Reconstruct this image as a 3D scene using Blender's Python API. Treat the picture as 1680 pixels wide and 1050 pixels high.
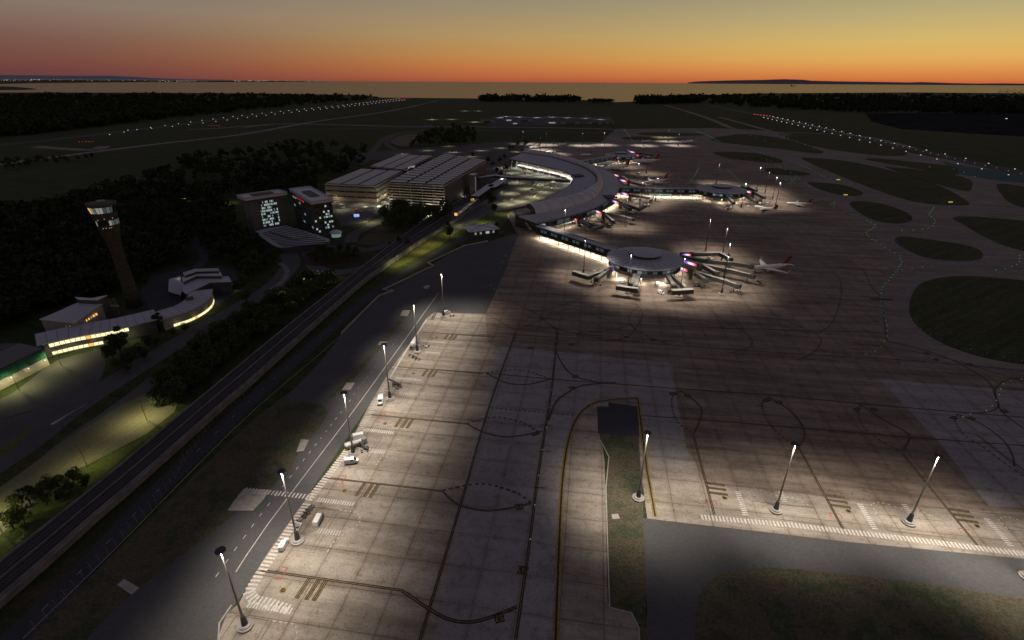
import bpy, math, random
import numpy as np
from mathutils import Vector, Matrix
random.seed(7)
sc = bpy.context.scene
for o in list(bpy.data.objects): bpy.data.objects.remove(o)
C = sc.collection
rad = math.radians
# ------------------------------------------------------------------ camera
CH = 145.0; FPX = 835.0
PIT = math.atan(391.2/835); ROL = math.atan(.006)
cd = bpy.data.cameras.new('camera'); cam = bpy.data.objects.new('camera', cd); C.objects.link(cam)
cd.sensor_width = 36; cd.lens = 36*FPX/1680; cd.clip_start = .5; cd.clip_end = 400000
cam.matrix_world = Matrix.Translation((0, 0, CH)) @ Matrix.Rotation(math.pi/2-PIT, 4, 'X') @ Matrix.Rotation(ROL, 4, 'Z')
sc.camera = cam
sc.render.resolution_x = 1024; sc.render.resolution_y = 640
sc.view_settings.view_transform = 'Standard'; sc.view_settings.look = 'None'
sc.view_settings.exposure = 0; sc.view_settings.gamma = 1
sc.cycles.use_denoising = True
sc.cycles.max_bounces = 4; sc.cycles.diffuse_bounces = 2; sc.cycles.glossy_bounces = 2
sc.cycles.transmission_bounces = 2; sc.cycles.transparent_max_bounces = 4
sc.cycles.sample_clamp_indirect = 3; sc.cycles.caustics_reflective = False; sc.cycles.caustics_refractive = False
# ------------------------------------------------------------------ dusk sky
def lin(c):
    return tuple(((x/255)/12.92 if x/255 <= .04045 else ((x/255+.055)/1.055)**2.4) for x in c)
w = bpy.data.worlds.new('World'); sc.world = w; w.use_nodes = True
N = w.node_tree.nodes; L = w.node_tree.links; N.clear()
wo = N.new('ShaderNodeOutputWorld'); bg = N.new('ShaderNodeBackground'); L.new(bg.outputs[0], wo.inputs[0])
tc = N.new('ShaderNodeTexCoord'); sx = N.new('ShaderNodeSeparateXYZ'); L.new(tc.outputs['Generated'], sx.inputs[0])
def sky_ramp(stops):
    m = N.new('ShaderNodeMapRange'); m.inputs[1].default_value = 0; m.inputs[2].default_value = .5
    L.new(sx.outputs['Z'], m.inputs[0])
    r = N.new('ShaderNodeValToRGB'); L.new(m.outputs[0], r.inputs[0])
    el = r.color_ramp.elements
    while len(el) > 1: el.remove(el[-1])
    for i, (deg, c) in enumerate(stops):
        p = math.sin(rad(deg))/.5
        e = el[0] if i == 0 else el.new(min(p, 1))
        e.position = min(p, 1); e.color = (*lin(c), 1)
    return r
top = [(11, (116, 108, 108)), (18, (100, 95, 104)), (30, (88, 85, 98))]
rl = sky_ramp([(0, (96, 60, 60)), (.6, (106, 64, 62)), (1.4, (116, 73, 64)), (2.8, (122, 86, 76)), (5.2, (134, 116, 104))]+top)
rc = sky_ramp([(0, (168, 86, 60)), (.4, (184, 100, 62)), (1.3, (194, 120, 66)), (2.3, (192, 138, 76)), (4, (180, 149, 97)), (7, (151, 138, 114))]+top)
rr = sky_ramp([(0, (194, 96, 60)), (.4, (210, 120, 64)), (1.2, (222, 152, 80)), (2, (224, 174, 92)), (3.2, (215, 182, 106)), (5.4, (185, 170, 122))]+top)
def mapx(a, b):
    m = N.new('ShaderNodeMapRange'); m.interpolation_type = 'SMOOTHSTEP'; m.inputs[1].default_value = a; m.inputs[2].default_value = b
    L.new(sx.outputs['X'], m.inputs[0]); return m
m1 = mapx(-.72, .05); m2 = mapx(-.1, .66)
x1 = N.new('ShaderNodeMix'); x1.data_type = 'RGBA'; x2 = N.new('ShaderNodeMix'); x2.data_type = 'RGBA'
L.new(m1.outputs[0], x1.inputs[0]); L.new(rl.outputs[0], x1.inputs[6]); L.new(rc.outputs[0], x1.inputs[7])
L.new(m2.outputs[0], x2.inputs[0]); L.new(x1.outputs[2], x2.inputs[6]); L.new(rr.outputs[0], x2.inputs[7])
L.new(x2.outputs[2], bg.inputs[0]); bg.inputs[1].default_value = 1.0

# ------------------------------------------------------------------ helpers
def G(x, y, z=0.0):
    """point of the world plane at height z that the photograph shows at pixel x, y"""
    u = x-840; v = -(y-525); c, s = math.cos(ROL), math.sin(ROL)
    u2 = u*c-v*s; v2 = u*s+v*c
    d = (u2, FPX*math.cos(PIT)+v2*math.sin(PIT), -FPX*math.sin(PIT)+v2*math.cos(PIT))
    t = (z-CH)/d[2]
    return (d[0]*t, d[1]*t)
def pix(p):
    q = cam.matrix_world.inverted() @ Vector(p)
    return (840+FPX*q.x/-q.z, 525-FPX*q.y/-q.z)
def GP(pts, z=0.0): return [G(x, y, z) for x, y in pts]
def smooth(pts, n=8, closed=False):
    P = [Vector(p) for p in pts]; out = []; m = len(P)
    for i in range(m if closed else m-1):
        a, b, c, d = (P[(i-1) % m], P[i], P[(i+1) % m], P[(i+2) % m]) if closed else (P[max(i-1, 0)], P[i], P[i+1], P[min(i+2, m-1)])
        for k in range(n):
            t = k/n
            out.append(.5*((2*b)+(c-a)*t+(2*a-5*b+4*c-d)*t*t+(3*b-a-3*c+d)*t**3))
    if not closed: out.append(P[-1])
    return [tuple(p) for p in out]
def resample(pts, n):
    P = [Vector(p) for p in pts]; d = [0]
    for a, b in zip(P, P[1:]): d.append(d[-1]+(b-a).length)
    out = []
    for i in range(n):
        t = d[-1]*i/(n-1); k = max(j for j in range(len(d)) if d[j] <= t+1e-9); k = min(k, len(P)-2)
        s = (t-d[k])/max(d[k+1]-d[k], 1e-9); out.append(tuple(P[k].lerp(P[k+1], s)))
    return out
ROOT = {}
def wloc(o):
    while o.parent: o = o.parent
    return ROOT.get(o.name, (0, 0, 0))
class MB:
    def __init__(s): s.v = []; s.f = []; s.cut = []
    def add(s, v, f):
        n = len(s.v); s.cut.append((n, len(s.f), len(f))); s.v += [tuple(a) for a in v]; s.f += [tuple(i+n for i in q) for q in f]; return s
    def box(s, c, d, rz=0, tilt=0):
        ca, sa = math.cos(rz), math.sin(rz); v = []
        for z in (-.5, .5):
            for x, y in ((-.5, -.5), (.5, -.5), (.5, .5), (-.5, .5)):
                X, Y, Z = x*d[0], y*d[1], z*d[2]
                if tilt: X, Z = X*math.cos(tilt)-Z*math.sin(tilt), X*math.sin(tilt)+Z*math.cos(tilt)
                v.append((c[0]+X*ca-Y*sa, c[1]+X*sa+Y*ca, c[2]+Z))
        return s.add(v, [(3, 2, 1, 0), (4, 5, 6, 7), (0, 1, 5, 4), (1, 2, 6, 5), (2, 3, 7, 6), (3, 0, 4, 7)])
    def beam(s, p, q, wd, z0, z1, z2=None, z3=None):
        """box from p to q on the plan, z0..z1 at p and z2..z3 at q"""
        z2 = z0 if z2 is None else z2; z3 = z1 if z3 is None else z3
        a, b = Vector(p[:2]), Vector(q[:2]); d = (b-a).normalized(); n = Vector((-d.y, d.x))*wd/2
        v = [(*(a-n), z0), (*(b-n), z2), (*(b+n), z2), (*(a+n), z0), (*(a-n), z1), (*(b-n), z3), (*(b+n), z3), (*(a+n), z1)]
        return s.add(v, [(3, 2, 1, 0), (4, 5, 6, 7), (0, 1, 5, 4), (1, 2, 6, 5), (2, 3, 7, 6), (3, 0, 4, 7)])
    def prism(s, poly, z0, z1):
        A = sum(a[0]*b[1]-b[0]*a[1] for a, b in zip(poly, list(poly[1:])+[poly[0]]))
        if A < 0: poly = list(poly)[::-1]
        n = len(poly)
        zs0 = z0 if hasattr(z0, '__len__') else [z0]*n; zs1 = z1 if hasattr(z1, '__len__') else [z1]*n
        if A < 0 and hasattr(z1, '__len__'): zs1 = list(zs1)[::-1]
        v = [(p[0], p[1], zs0[i]) for i, p in enumerate(poly)]+[(p[0], p[1], zs1[i]) for i, p in enumerate(poly)]
        return s.add(v, [tuple(range(n-1, -1, -1)), tuple(range(n, 2*n))]+[(i, (i+1) % n, n+(i+1) % n, n+i) for i in range(n)])
    def sheet(s, poly, z):
        A = sum(a[0]*b[1]-b[0]*a[1] for a, b in zip(poly, list(poly[1:])+[poly[0]]))
        if A < 0: poly = list(poly)[::-1]
        return s.add([(p[0], p[1], z) for p in poly], [tuple(range(len(poly)))])
    def ribbon(s, pts, wd, z, dash=None):
        if dash:
            P = [Vector(p[:2]) for p in pts]; tot = sum((b-a).length for a, b in zip(P, P[1:])); per = sum(dash)
            m = max(2, int(tot/(per/6))); R = resample([tuple(p) for p in P], m); step = tot/(m-1); cur = []; t = 0
            for r in R:
                if t % per < dash[0]: cur.append(r)
                else:
                    if len(cur) > 1: s.ribbon(cur, wd, z)
                    cur = []
                t += step
            if len(cur) > 1: s.ribbon(cur, wd, z)
            return s
        P = [Vector(p[:2]) for p in pts]; v = []
        for i, p in enumerate(P):
            d = (P[min(i+1, len(P)-1)]-P[max(i-1, 0)]).normalized(); n = Vector((-d.y, d.x))*wd/2
            v += [(*(p-n), z), (*(p+n), z)]
        return s.add(v, [(2*i, 2*i+2, 2*i+3, 2*i+1) for i in range(len(P)-1)])
    def wall(s, pts, wd, z0, z1, closed=False):
        """one continuous wall along a plan polyline; z0, z1 numbers or lists"""
        P = [Vector(p[:2]) for p in pts]; n = len(P); v = []
        g = lambda z, i: z[i] if hasattr(z, '__len__') else z
        for i, p in enumerate(P):
            a = P[i-1] if closed else P[max(i-1, 0)]; b = P[(i+1) % n] if closed else P[min(i+1, n-1)]
            d1 = (p-a).normalized() if (p-a).length > 1e-6 else (b-p).normalized(); d2 = (b-p).normalized() if (b-p).length > 1e-6 else d1
            d = (d1+d2).normalized(); k = 1/max(d.dot(d2), .4); q = Vector((-d.y, d.x))*wd/2*k
            v += [(*(p-q), g(z0, i)), (*(p+q), g(z0, i)), (*(p+q), g(z1, i)), (*(p-q), g(z1, i))]
        f = []
        for i in range(n if closed else n-1):
            j = (i+1) % n
            for k in range(4): f.append((4*i+k, 4*j+k, 4*j+(k+1) % 4, 4*i+(k+1) % 4))
        if not closed: f += [(0, 1, 2, 3), (4*n-1, 4*n-2, 4*n-3, 4*n-4)]
        return s.add(v, f)
    def cyl(s, c, r, z0, z1, n=16, r2=None, ry=1, a0=0):
        r2 = r if r2 is None else r2; v = []
        for rr_, z in ((r, z0), (r2, z1)):
            v += [(c[0]+rr_*math.cos(a0+2*math.pi*i/n), c[1]+rr_*ry*math.sin(a0+2*math.pi*i/n), z) for i in range(n)]
        return s.add(v, [tuple(range(n-1, -1, -1)), tuple(range(n, 2*n))]+[(i, (i+1) % n, n+(i+1) % n, n+i) for i in range(n)])
    def tube(s, p, q, r, n=8, r2=None):
        p, q = Vector(p), Vector(q); d = (q-p).normalized(); a = d.orthogonal().normalized(); b = d.cross(a); r2 = r if r2 is None else r2
        v = [p+(a*math.cos(2*math.pi*i/n)+b*math.sin(2*math.pi*i/n))*r for i in range(n)]+[q+(a*math.cos(2*math.pi*i/n)+b*math.sin(2*math.pi*i/n))*r2 for i in range(n)]
        return s.add(v, [tuple(range(n-1, -1, -1)), tuple(range(n, 2*n))]+[(i, (i+1) % n, n+(i+1) % n, n+i) for i in range(n)])
    def lathe(s, c, prof, n=24, ax='z'):
        v = []
        for r, z in prof:
            for i in range(n):
                a = 2*math.pi*i/n
                v.append((c[0]+r*math.cos(a), c[1]+r*math.sin(a), c[2]+z) if ax == 'z' else (c[0]+z, c[1]+r*math.cos(a), c[2]+r*math.sin(a)))
        m = len(prof)
        return s.add(v, [(j*n+i, j*n+(i+1) % n, (j+1)*n+(i+1) % n, (j+1)*n+i) for j in range(m-1) for i in range(n)]+[tuple(range(n-1, -1, -1)), tuple(range((m-1)*n, m*n))])
    def each(s, name, mat, parent=None, local=False, smooth_=False):
        """every primitive added becomes an object of its own"""
        out = []
        for k, (v0, f0, nf) in enumerate(s.cut):
            v1 = s.cut[k+1][0] if k+1 < len(s.cut) else len(s.v); m = MB()
            m.add(s.v[v0:v1], [tuple(i-v0 for i in q) for q in s.f[f0:f0+nf]]); out.append(m.build(name, mat, parent, local, smooth_))
        return out
    def build(s, name, mat, parent=None, local=False, smooth_=False):
        me = bpy.data.meshes.new(name)
        off = (0, 0, 0) if (local or parent is None) else wloc(parent)
        v = [(a-off[0], b-off[1], c-off[2]) for a, b, c in s.v]
        me.from_pydata(v, [], s.f); me.update()
        if smooth_: me.polygons.foreach_set('use_smooth', [True]*len(me.polygons))
        me.materials.append(mat)
        o = bpy.data.objects.new(name, me); C.objects.link(o); o.parent = parent
        return o
def thing(name, label, cat, loc=(0, 0, 0), group=None, rz=0):
    o = bpy.data.objects.new(name, None); C.objects.link(o); o.empty_display_size = .5
    o.location = (loc[0], loc[1], loc[2] if len(loc) > 2 else 0); o.rotation_euler = (0, 0, rz); ROOT[o.name] = tuple(o.location)
    o['label'] = label; o['category'] = cat
    if group: o['group'] = group
    return o
def tag(o, label, cat, group=None, kind=None):
    o['label'] = label; o['category'] = cat
    if group: o['group'] = group
    if kind: o['kind'] = kind
    return o
def struct(o): o['kind'] = 'structure'; return o
def stuff(o, label, cat): return tag(o, label, cat, kind='stuff')
def copy_tree(o, parent=None):
    c = o.copy(); C.objects.link(c)
    if parent is not None: c.parent = parent
    for ch in o.children: copy_tree(ch, c)
    return c
def place(o, x, y, z=0, rz=0, s=1):
    o.location = (x, y, z); o.rotation_euler = (0, 0, rz); o.scale = (s, s, s); return o
ORD = 'first second third fourth fifth sixth seventh eighth ninth tenth eleventh twelfth thirteenth fourteenth fifteenth sixteenth seventeenth eighteenth nineteenth twentieth'.split()
TENS = {2: ('twenty', 'twentieth'), 3: ('thirty', 'thirtieth'), 4: ('forty', 'fortieth'), 5: ('fifty', 'fiftieth'), 6: ('sixty', 'sixtieth'), 7: ('seventy', 'seventieth'), 8: ('eighty', 'eightieth'), 9: ('ninety', 'ninetieth')}
def ordinal(i):
    if i < 20: return ORD[i]
    n = i+1
    if n >= 100: return 'hundred and '+ordinal(n-101) if n > 100 else 'hundredth'
    return TENS[n//10][1] if n % 10 == 0 else TENS[n//10][0]+'-'+ORD[n % 10-1]
def number(objs, fmt, key='x'):
    ps = sorted(objs, key=lambda o: pix(o.location)[0 if key == 'x' else 1])
    for i, o in enumerate(ps): o['label'] = fmt.format(ordinal(i))

# ------------------------------------------------------------------ materials
def mat(name, col, rough=.8, metal=0, var=.15, scale=.3, emit=None, estr=0, spec=.3):
    m = bpy.data.materials.new(name); m.use_nodes = True; nt = m.node_tree; b = nt.nodes['Principled BSDF']
    b.inputs['Roughness'].default_value = rough; b.inputs['Metallic'].default_value = metal; b.inputs['Specular IOR Level'].default_value = spec
    if var:
        t = nt.nodes.new('ShaderNodeTexCoord'); n = nt.nodes.new('ShaderNodeTexNoise'); n.inputs['Scale'].default_value = scale; n.inputs['Detail'].default_value = 5
        nt.links.new(t.outputs['Object'], n.inputs['Vector'])
        r = nt.nodes.new('ShaderNodeValToRGB'); r.color_ramp.elements[0].position = .3; r.color_ramp.elements[1].position = .7
        r.color_ramp.elements[0].color = (*[c*(1-var) for c in col], 1); r.color_ramp.elements[1].color = (*[min(c*(1+var), 1) for c in col], 1)
        nt.links.new(n.outputs['Fac'], r.inputs[0]); nt.links.new(r.outputs[0], b.inputs['Base Color'])
    else: b.inputs['Base Color'].default_value = (*col, 1)
    if emit:
        b.inputs['Emission Color'].default_value = (*emit, 1); b.inputs['Emission Strength'].default_value = estr
        m.cycles.emission_sampling = 'NONE'
    return m
class NB:
    """tiny node builder"""
    def __init__(s, m): s.nt = m.node_tree; s.b = s.nt.nodes['Principled BSDF']
    def n(s, t, **k):
        o = s.nt.nodes.new(t)
        for a, v in k.items():
            if a.startswith('i'): o.inputs[int(a[1:])].default_value = v
            else: setattr(o, a, v)
        return o
    def l(s, a, b): s.nt.links.new(a, b)
    def math(s, op, a, b=None):
        o = s.n('ShaderNodeMath', operation=op)
        for i, x in enumerate((a, b)):
            if x is None: continue
            if isinstance(x, (int, float)): o.inputs[i].default_value = x
            else: s.l(x, o.inputs[i])
        return o.outputs[0]
    def noise(s, vec, scale, detail=6, rough=.6):
        o = s.n('ShaderNodeTexNoise'); o.inputs['Scale'].default_value = scale; o.inputs['Detail'].default_value = detail; o.inputs['Roughness'].default_value = rough
        s.l(vec, o.inputs['Vector']); return o.outputs['Fac']
    def ramp(s, f, stops):
        o = s.n('ShaderNodeValToRGB'); s.l(f, o.inputs[0]); el = o.color_ramp.elements
        el[0].position = stops[0][0]; el[0].color = (*stops[0][1], 1); el[1].position = stops[-1][0]; el[1].color = (*stops[-1][1], 1)
        for p, c in stops[1:-1]: e = el.new(p); e.color = (*c, 1)
        return o.outputs[0]
    def mix(s, f, a, b, blend='MIX'):
        o = s.n('ShaderNodeMix', data_type='RGBA', blend_type=blend)
        for i, x in ((0, f), (6, a), (7, b)):
            if isinstance(x, (int, float)): o.inputs[i].default_value = x
            elif isinstance(x, tuple): o.inputs[i].default_value = (*x, 1)
            else: s.l(x, o.inputs[i])
        return o.outputs[2]
def concrete(name, c0, c1, joint=13.15, phase=(0, 0), jd=.42, stain=.5):
    m = mat(name, c0, .85, var=0, spec=.2); b = NB(m)
    g = b.n('ShaderNodeNewGeometry'); mp = b.n('ShaderNodeMapping'); mp.inputs['Rotation'].default_value = (0, 0, rad(8.4)); mp.inputs['Location'].default_value = (phase[0], phase[1], 0)
    b.l(g.outputs['Position'], mp.inputs['Vector']); P = mp.outputs[0]
    big = b.noise(P, .018, 4); med = b.noise(P, .16, 8, .7); fine = b.noise(P, 1.6, 6, .75)
    sm = b.n('ShaderNodeMapping'); sm.inputs['Scale'].default_value = (.12, 1, 1); b.l(P, sm.inputs['Vector']); streak = b.noise(sm.outputs[0], .12, 6, .7)
    s = b.n('ShaderNodeSeparateXYZ'); b.l(P, s.inputs[0])
    col = b.ramp(big, [(.35, c0), (.65, c1)])
    col = b.mix(1, col, b.ramp(med, [(.3, (.78, .76, .73)), (.52, (1, 1, 1)), (.75, (1.08, 1.07, 1.05))]), 'MULTIPLY')
    col = b.mix(stain, col, b.mix(1, col, b.ramp(streak, [(.38, (.45, .42, .40)), (.6, (1, 1, 1))]), 'MULTIPLY'))
    col = b.mix(1, col, b.ramp(fine, [(.3, (.66, .64, .62)), (.5, (1, 1, 1)), (.7, (1.12, 1.12, 1.1))]), 'MULTIPLY')
    spots = b.noise(P, .55, 7, .75)
    col = b.mix(.7, col, b.mix(1, col, b.ramp(spots, [(.33, (.35, .30, .26)), (.44, (1, 1, 1))]), 'MULTIPLY'))
    rub = b.noise(P, .24, 8, .85); col = b.mix(.8, col, b.mix(1, col, b.ramp(rub, [(.36, (.62, .50, .42)), (.46, (1, 1, 1))]), 'MULTIPLY'))
    if joint:
        # every slab its own tone, and dark joints with soft dirty shoulders
        cx = b.math('DIVIDE', s.outputs[0], joint); cy = b.math('DIVIDE', s.outputs[1], joint)
        cb = b.n('ShaderNodeCombineXYZ'); b.l(b.math('FLOOR', cx), cb.inputs[0]); b.l(b.math('FLOOR', cy), cb.inputs[1])
        wn = b.n('ShaderNodeTexWhiteNoise', noise_dimensions='3D'); b.l(cb.outputs[0], wn.inputs['Vector'])
        col = b.mix(1, col, b.ramp(wn.outputs['Value'], [(0, (.93, .925, .92)), (1, (1.04, 1.035, 1.03))]), 'MULTIPLY')
        def d(c):
            f = b.math('FRACT', c); f = b.math('ABSOLUTE', b.math('SUBTRACT', f, .5)); return b.math('MULTIPLY', b.math('SUBTRACT', .5, f), joint)
        dd = b.math('MINIMUM', d(cx), d(cy))
        col = b.mix(1, col, b.ramp(b.math('DIVIDE', dd, 2.0), [(0, (jd, jd*.9, jd*.85)), (.06, (jd*1.2, jd*1.1, jd)), (.1, (.86, .84, .82)), (.9, (1, 1, 1))]), 'MULTIPLY')
    b.l(col, b.b.inputs['Base Color'])
    return m
def ground(name, stops, sc1=.05, sc2=.7, rough=.95, streak=0, con=1.0):
    m = mat(name, stops[0], rough, var=0, spec=.1); b = NB(m); g = b.n('ShaderNodeNewGeometry'); P = g.outputs['Position']
    a = b.noise(P, sc1, 8, .65); f = b.noise(P, sc2, 6, .75)
    col = b.ramp(a, [(.3+.4*i/(len(stops)-1), c) for i, c in enumerate(stops)])
    col = b.mix(1, col, b.ramp(f, [(.25, (1-.65*con,)*3), (.5, (1, 1, 1)), (.75, (1+.7*con, 1+.6*con, 1+.5*con))]), 'MULTIPLY')
    if streak:
        sm = b.n('ShaderNodeMapping'); sm.inputs['Rotation'].default_value = (0, 0, streak); b.l(P, sm.inputs['Vector'])
        s2 = b.n('ShaderNodeMapping'); s2.inputs['Scale'].default_value = (.03, .6, 1); b.l(sm.outputs[0], s2.inputs['Vector'])
        col = b.mix(1, col, b.ramp(b.noise(s2.outputs[0], .25, 5, .7), [(.3, (.6, .6, .6)), (.7, (1.25, 1.25, 1.2))]), 'MULTIPLY')
    b.l(col, b.b.inputs['Base Color']); return m
M = {}
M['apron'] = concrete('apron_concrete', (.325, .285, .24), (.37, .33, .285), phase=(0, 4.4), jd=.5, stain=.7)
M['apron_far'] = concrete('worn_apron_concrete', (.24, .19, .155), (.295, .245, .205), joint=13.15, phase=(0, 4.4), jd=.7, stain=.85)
M['pale_patch'] = concrete('pale_concrete', (.285, .265, .27), (.315, .295, .295), phase=(0, 4.4), jd=.62, stain=.3)
M['taxi'] = concrete('taxiway_concrete', (.20, .17, .155), (.26, .225, .21), joint=0, stain=.6)
M['asphalt'] = ground('asphalt', [(.068, .067, .070), (.088, .086, .088), (.074, .074, .077)], .03, .9, .9, con=.35)
M['asphalt_dark'] = ground('dark_asphalt', [(.042, .042, .048), (.058, .058, .066)], .05, .8, .85, con=.4)
M['runway'] = ground('runway_asphalt', [(.05, .052, .062), (.075, .075, .085)], .02, .5, .85)
M['grass'] = ground('grass', [(.022, .036, .015), (.040, .052, .020), (.052, .050, .026)], .02, .6, streak=rad(20))
M['verge'] = ground('dry_verge_grass', [(.040, .055, .032), (.066, .064, .040), (.092, .078, .054), (.046, .060, .034), (.092, .086, .056)], .07, 1.1)
M['island'] = ground('mown_grass', [(.036, .052, .022), (.056, .060, .028), (.040, .056, .024)], .02, .3, streak=rad(-30))
M['sand'] = ground('bare_ground', [(.12, .09, .07), (.18, .14, .11)], .03, .5)
M['black'] = mat('black_paint', (.03, .024, .02), .8, var=.3, scale=1)
M['yellow'] = mat('yellow_paint', (.25, .17, .05), .8, var=.35, scale=1)
M['yellowd'] = mat('worn_yellow_paint', (.19, .13, .06), .8, var=.35, scale=1)
M['white'] = mat('white_paint', (.50, .47, .43), .8, var=.25, scale=1)
M['whited'] = mat('worn_white_paint', (.42, .39, .36), .8, var=.25, scale=1)
M['redp'] = mat('red_paint', (.28, .06, .035), .8, var=.2, scale=1)
M['kerb'] = mat('kerb_concrete', (.34, .31, .28), .85, var=.2, scale=.5)
M['wall'] = mat('light_concrete', (.28, .26, .25), .85, var=.15)
M['viaduct'] = mat('aged_concrete', (.15, .145, .15), .9, var=.3, scale=.2)
M['wall_d'] = mat('dark_cladding', (.07, .065, .065), .7, var=.2)
M['beige'] = mat('beige_cladding', (.29, .26, .215), .8, var=.15)
M['roof'] = mat('grey_metal_roof', (.36, .36, .41), .6, metal=0, var=.08, scale=.06)
M['roof2'] = mat('pale_metal_roof', (.50, .49, .55), .55, var=.12, scale=.1)
M['deck'] = mat('car_park_deck', (.09, .088, .095), .8, var=.15)
M['sail'] = mat('shade_sail', (.50, .47, .44), .7, var=.1)
M['podium'] = mat('podium_roof', (.27, .265, .29), .7, var=.15)
M['seam'] = mat('dark_seam', (.05, .05, .07), .7, var=0)
M['steel'] = mat('galvanised_steel', (.34, .34, .34), .45, metal=.4, var=.1)
M['pole'] = mat('mast_steel', (.22, .21, .20), .5, metal=.3, var=.15)
M['fence'] = mat('fence_steel', (.16, .16, .17), .6, var=0)
M['dark'] = mat('dark_steel', (.05, .05, .055), .6, var=.2)
M['glass'] = mat('dark_glass', (.02, .03, .04), .15, var=0, spec=.6)
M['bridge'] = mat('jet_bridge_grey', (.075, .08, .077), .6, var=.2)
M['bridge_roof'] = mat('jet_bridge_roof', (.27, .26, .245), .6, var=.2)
M['tower'] = mat('ribbed_concrete', (.055, .053, .044), .9, var=.3, scale=.5)
M['green'] = mat('green_corrugated', (.02, .11, .07), .6, var=.3, scale=.5)
M['trunk'] = mat('bark', (.06, .045, .03), .95, var=.3, scale=1)
M['rubber'] = mat('rubber', (.02, .02, .02), .9, var=0)
M['vwhite'] = mat('white_vehicle_paint', (.80, .80, .78), .35, var=.04)
M['vgrey'] = mat('grey_vehicle_paint', (.25, .25, .26), .4, var=.05)
M['vyel'] = mat('yellow_vehicle_paint', (.55, .42, .05), .5, var=.1)
M['vred'] = mat('red_paint_gloss', (.24, .03, .028), .4, var=.08)
M['hedge_red'] = mat('red_mulch', (.045, .022, .016), .95, var=.4, scale=.5)
def foliage(name, a, b_):
    m = mat(name, a, .9, var=0, spec=.1); b = NB(m); g = b.n('ShaderNodeNewGeometry')
    oi = b.n('ShaderNodeObjectInfo')
    b.l(b.mix(b.math('FRACT', b.math('ADD', b.noise(g.outputs['Position'], .35, 4), b.math('MULTIPLY', oi.outputs['Random'], .0))), a, b_), b.b.inputs['Base Color']); return m
M['leaf'] = foliage('foliage', (.026, .044, .015), (.095, .105, .04))
M['leaf2'] = foliage('dark_foliage', (.02, .036, .014), (.065, .075, .03))
M['leaf3'] = foliage('far_foliage', (.014, .023, .012), (.042, .048, .026))
def glow(name, c, s): return mat(name, (.1, .1, .1), .5, var=0, emit=c, estr=s)
M['e_white'] = glow('lit_white', (1, .93, .8), 1.2)
M['e_warm'] = glow('lit_warm', (1, .9, .5), 1.15)
M['e_cool'] = glow('lit_cool', (.45, .66, .66), .26)
M['e_cool2'] = glow('lit_cool_bright', (.62, .80, .76), .5)
M['e_teal'] = glow('lit_teal_glass', (.10, .20, .24), .22)
M['e_grey'] = glow('lit_grey', (.6, .6, .55), .35)
M['e_amber'] = glow('lit_amber', (1, .5, .12), 1.0)
M['e_red'] = glow('red_lamp', (1, .03, .02), .45)
M['e_pink'] = glow('pink_panel', (1, .55, .75), 1.6)
M['e_violet'] = glow('violet_panel', (.32, .06, .75), .8)
M['e_redp'] = glow('red_panel', (.9, .03, .08), .9)
M['t_dim'] = glow('dim_cab_glass', (.6, .62, .55), .13); M['t_mid'] = glow('cab_glass_lit', (.75, .75, .62), .3)
M['e_blue'] = glow('blue_panel', (.15, .3, .9), .8)
M['l_white'] = glow('runway_white', (1, .9, .75), .9)
M['l_green'] = glow('taxi_green', (.08, .62, .18), .75)
M['l_blue'] = glow('taxi_blue', (.16, .12, .9), .5)
M['l_red'] = glow('runway_red', (1, .05, .04), 1.0)
# LED panel running violet - white - red along its own length
def led():
    m = mat('led_panel', (.1, .1, .1), .5, var=0, emit=(1, 1, 1), estr=1.15); b = NB(m)
    t = b.n('ShaderNodeTexCoord'); s = b.n('ShaderNodeSeparateXYZ'); b.l(t.outputs['Generated'], s.inputs[0])
    c = b.ramp(s.outputs[0], [(0, (.10, .03, .45)), (.2, (.35, .12, .9)), (.35, (1, .7, .95)), (.65, (1, .6, .75)), (.82, (.9, .06, .14)), (1, (.6, .02, .04))])
    b.l(c, b.b.inputs['Emission Color']); return m
M['led'] = led()

# ------------------------------------------------------------------ the setting: sea, land, far shore
def sea():
    m = mat('sea_water', (.02, .018, .016), .3, var=0, spec=.5); b = NB(m); g = b.n('ShaderNodeNewGeometry')
    mp = b.n('ShaderNodeMapping'); mp.inputs['Scale'].default_value = (.25, 1, 1); b.l(g.outputs['Position'], mp.inputs['Vector'])
    n = b.noise(mp.outputs[0], .004, 6, .6); bu = b.n('ShaderNodeBump'); bu.inputs['Strength'].default_value = .35; bu.inputs['Distance'].default_value = 3
    n2 = b.noise(mp.outputs[0], .05, 4, .6); b.l(n2, bu.inputs['Height']); b.l(bu.outputs[0], b.b.inputs['Normal'])
    b.l(b.ramp(n, [(.3, (.16, .16, .16)), (.7, (.24, .24, .24))]), b.b.inputs['Roughness'])
    b.l(b.ramp(n, [(.3, (.19, .17, .10)), (.7, (.27, .24, .14))]), b.b.inputs['Base Color'])
    gl_ = b.n('ShaderNodeBsdfGlossy'); gl_.inputs['Color'].default_value = (.50, .45, .34, 1); gl_.inputs['Roughness'].default_value = .22; b.l(bu.outputs[0], gl_.inputs['Normal'])
    b.l(gl_.outputs[0], [x for x in m.node_tree.nodes if x.type == 'OUTPUT_MATERIAL'][0].inputs['Surface'])
    return m
a = 160000
struct(MB().sheet([(-a, 1500), (a, 1500), (a, a), (-a, a)], -3).build('sea', sea()))
coast = GP([(-260, 156), (-60, 152), (60, 151.5), (240, 152), (420, 153), (600, 156), (625, 160), (790, 161.5), (960, 164), (1010, 167.5), (1042, 166.5), (1100, 161), (1150, 156), (1250, 153), (1500, 151.5), (1680, 153), (1950, 158)])
struct(MB().prism([(-12000, -300)]+coast+[(12000, -300)], -3.5, 0).build('ground', M['grass']))
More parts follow.
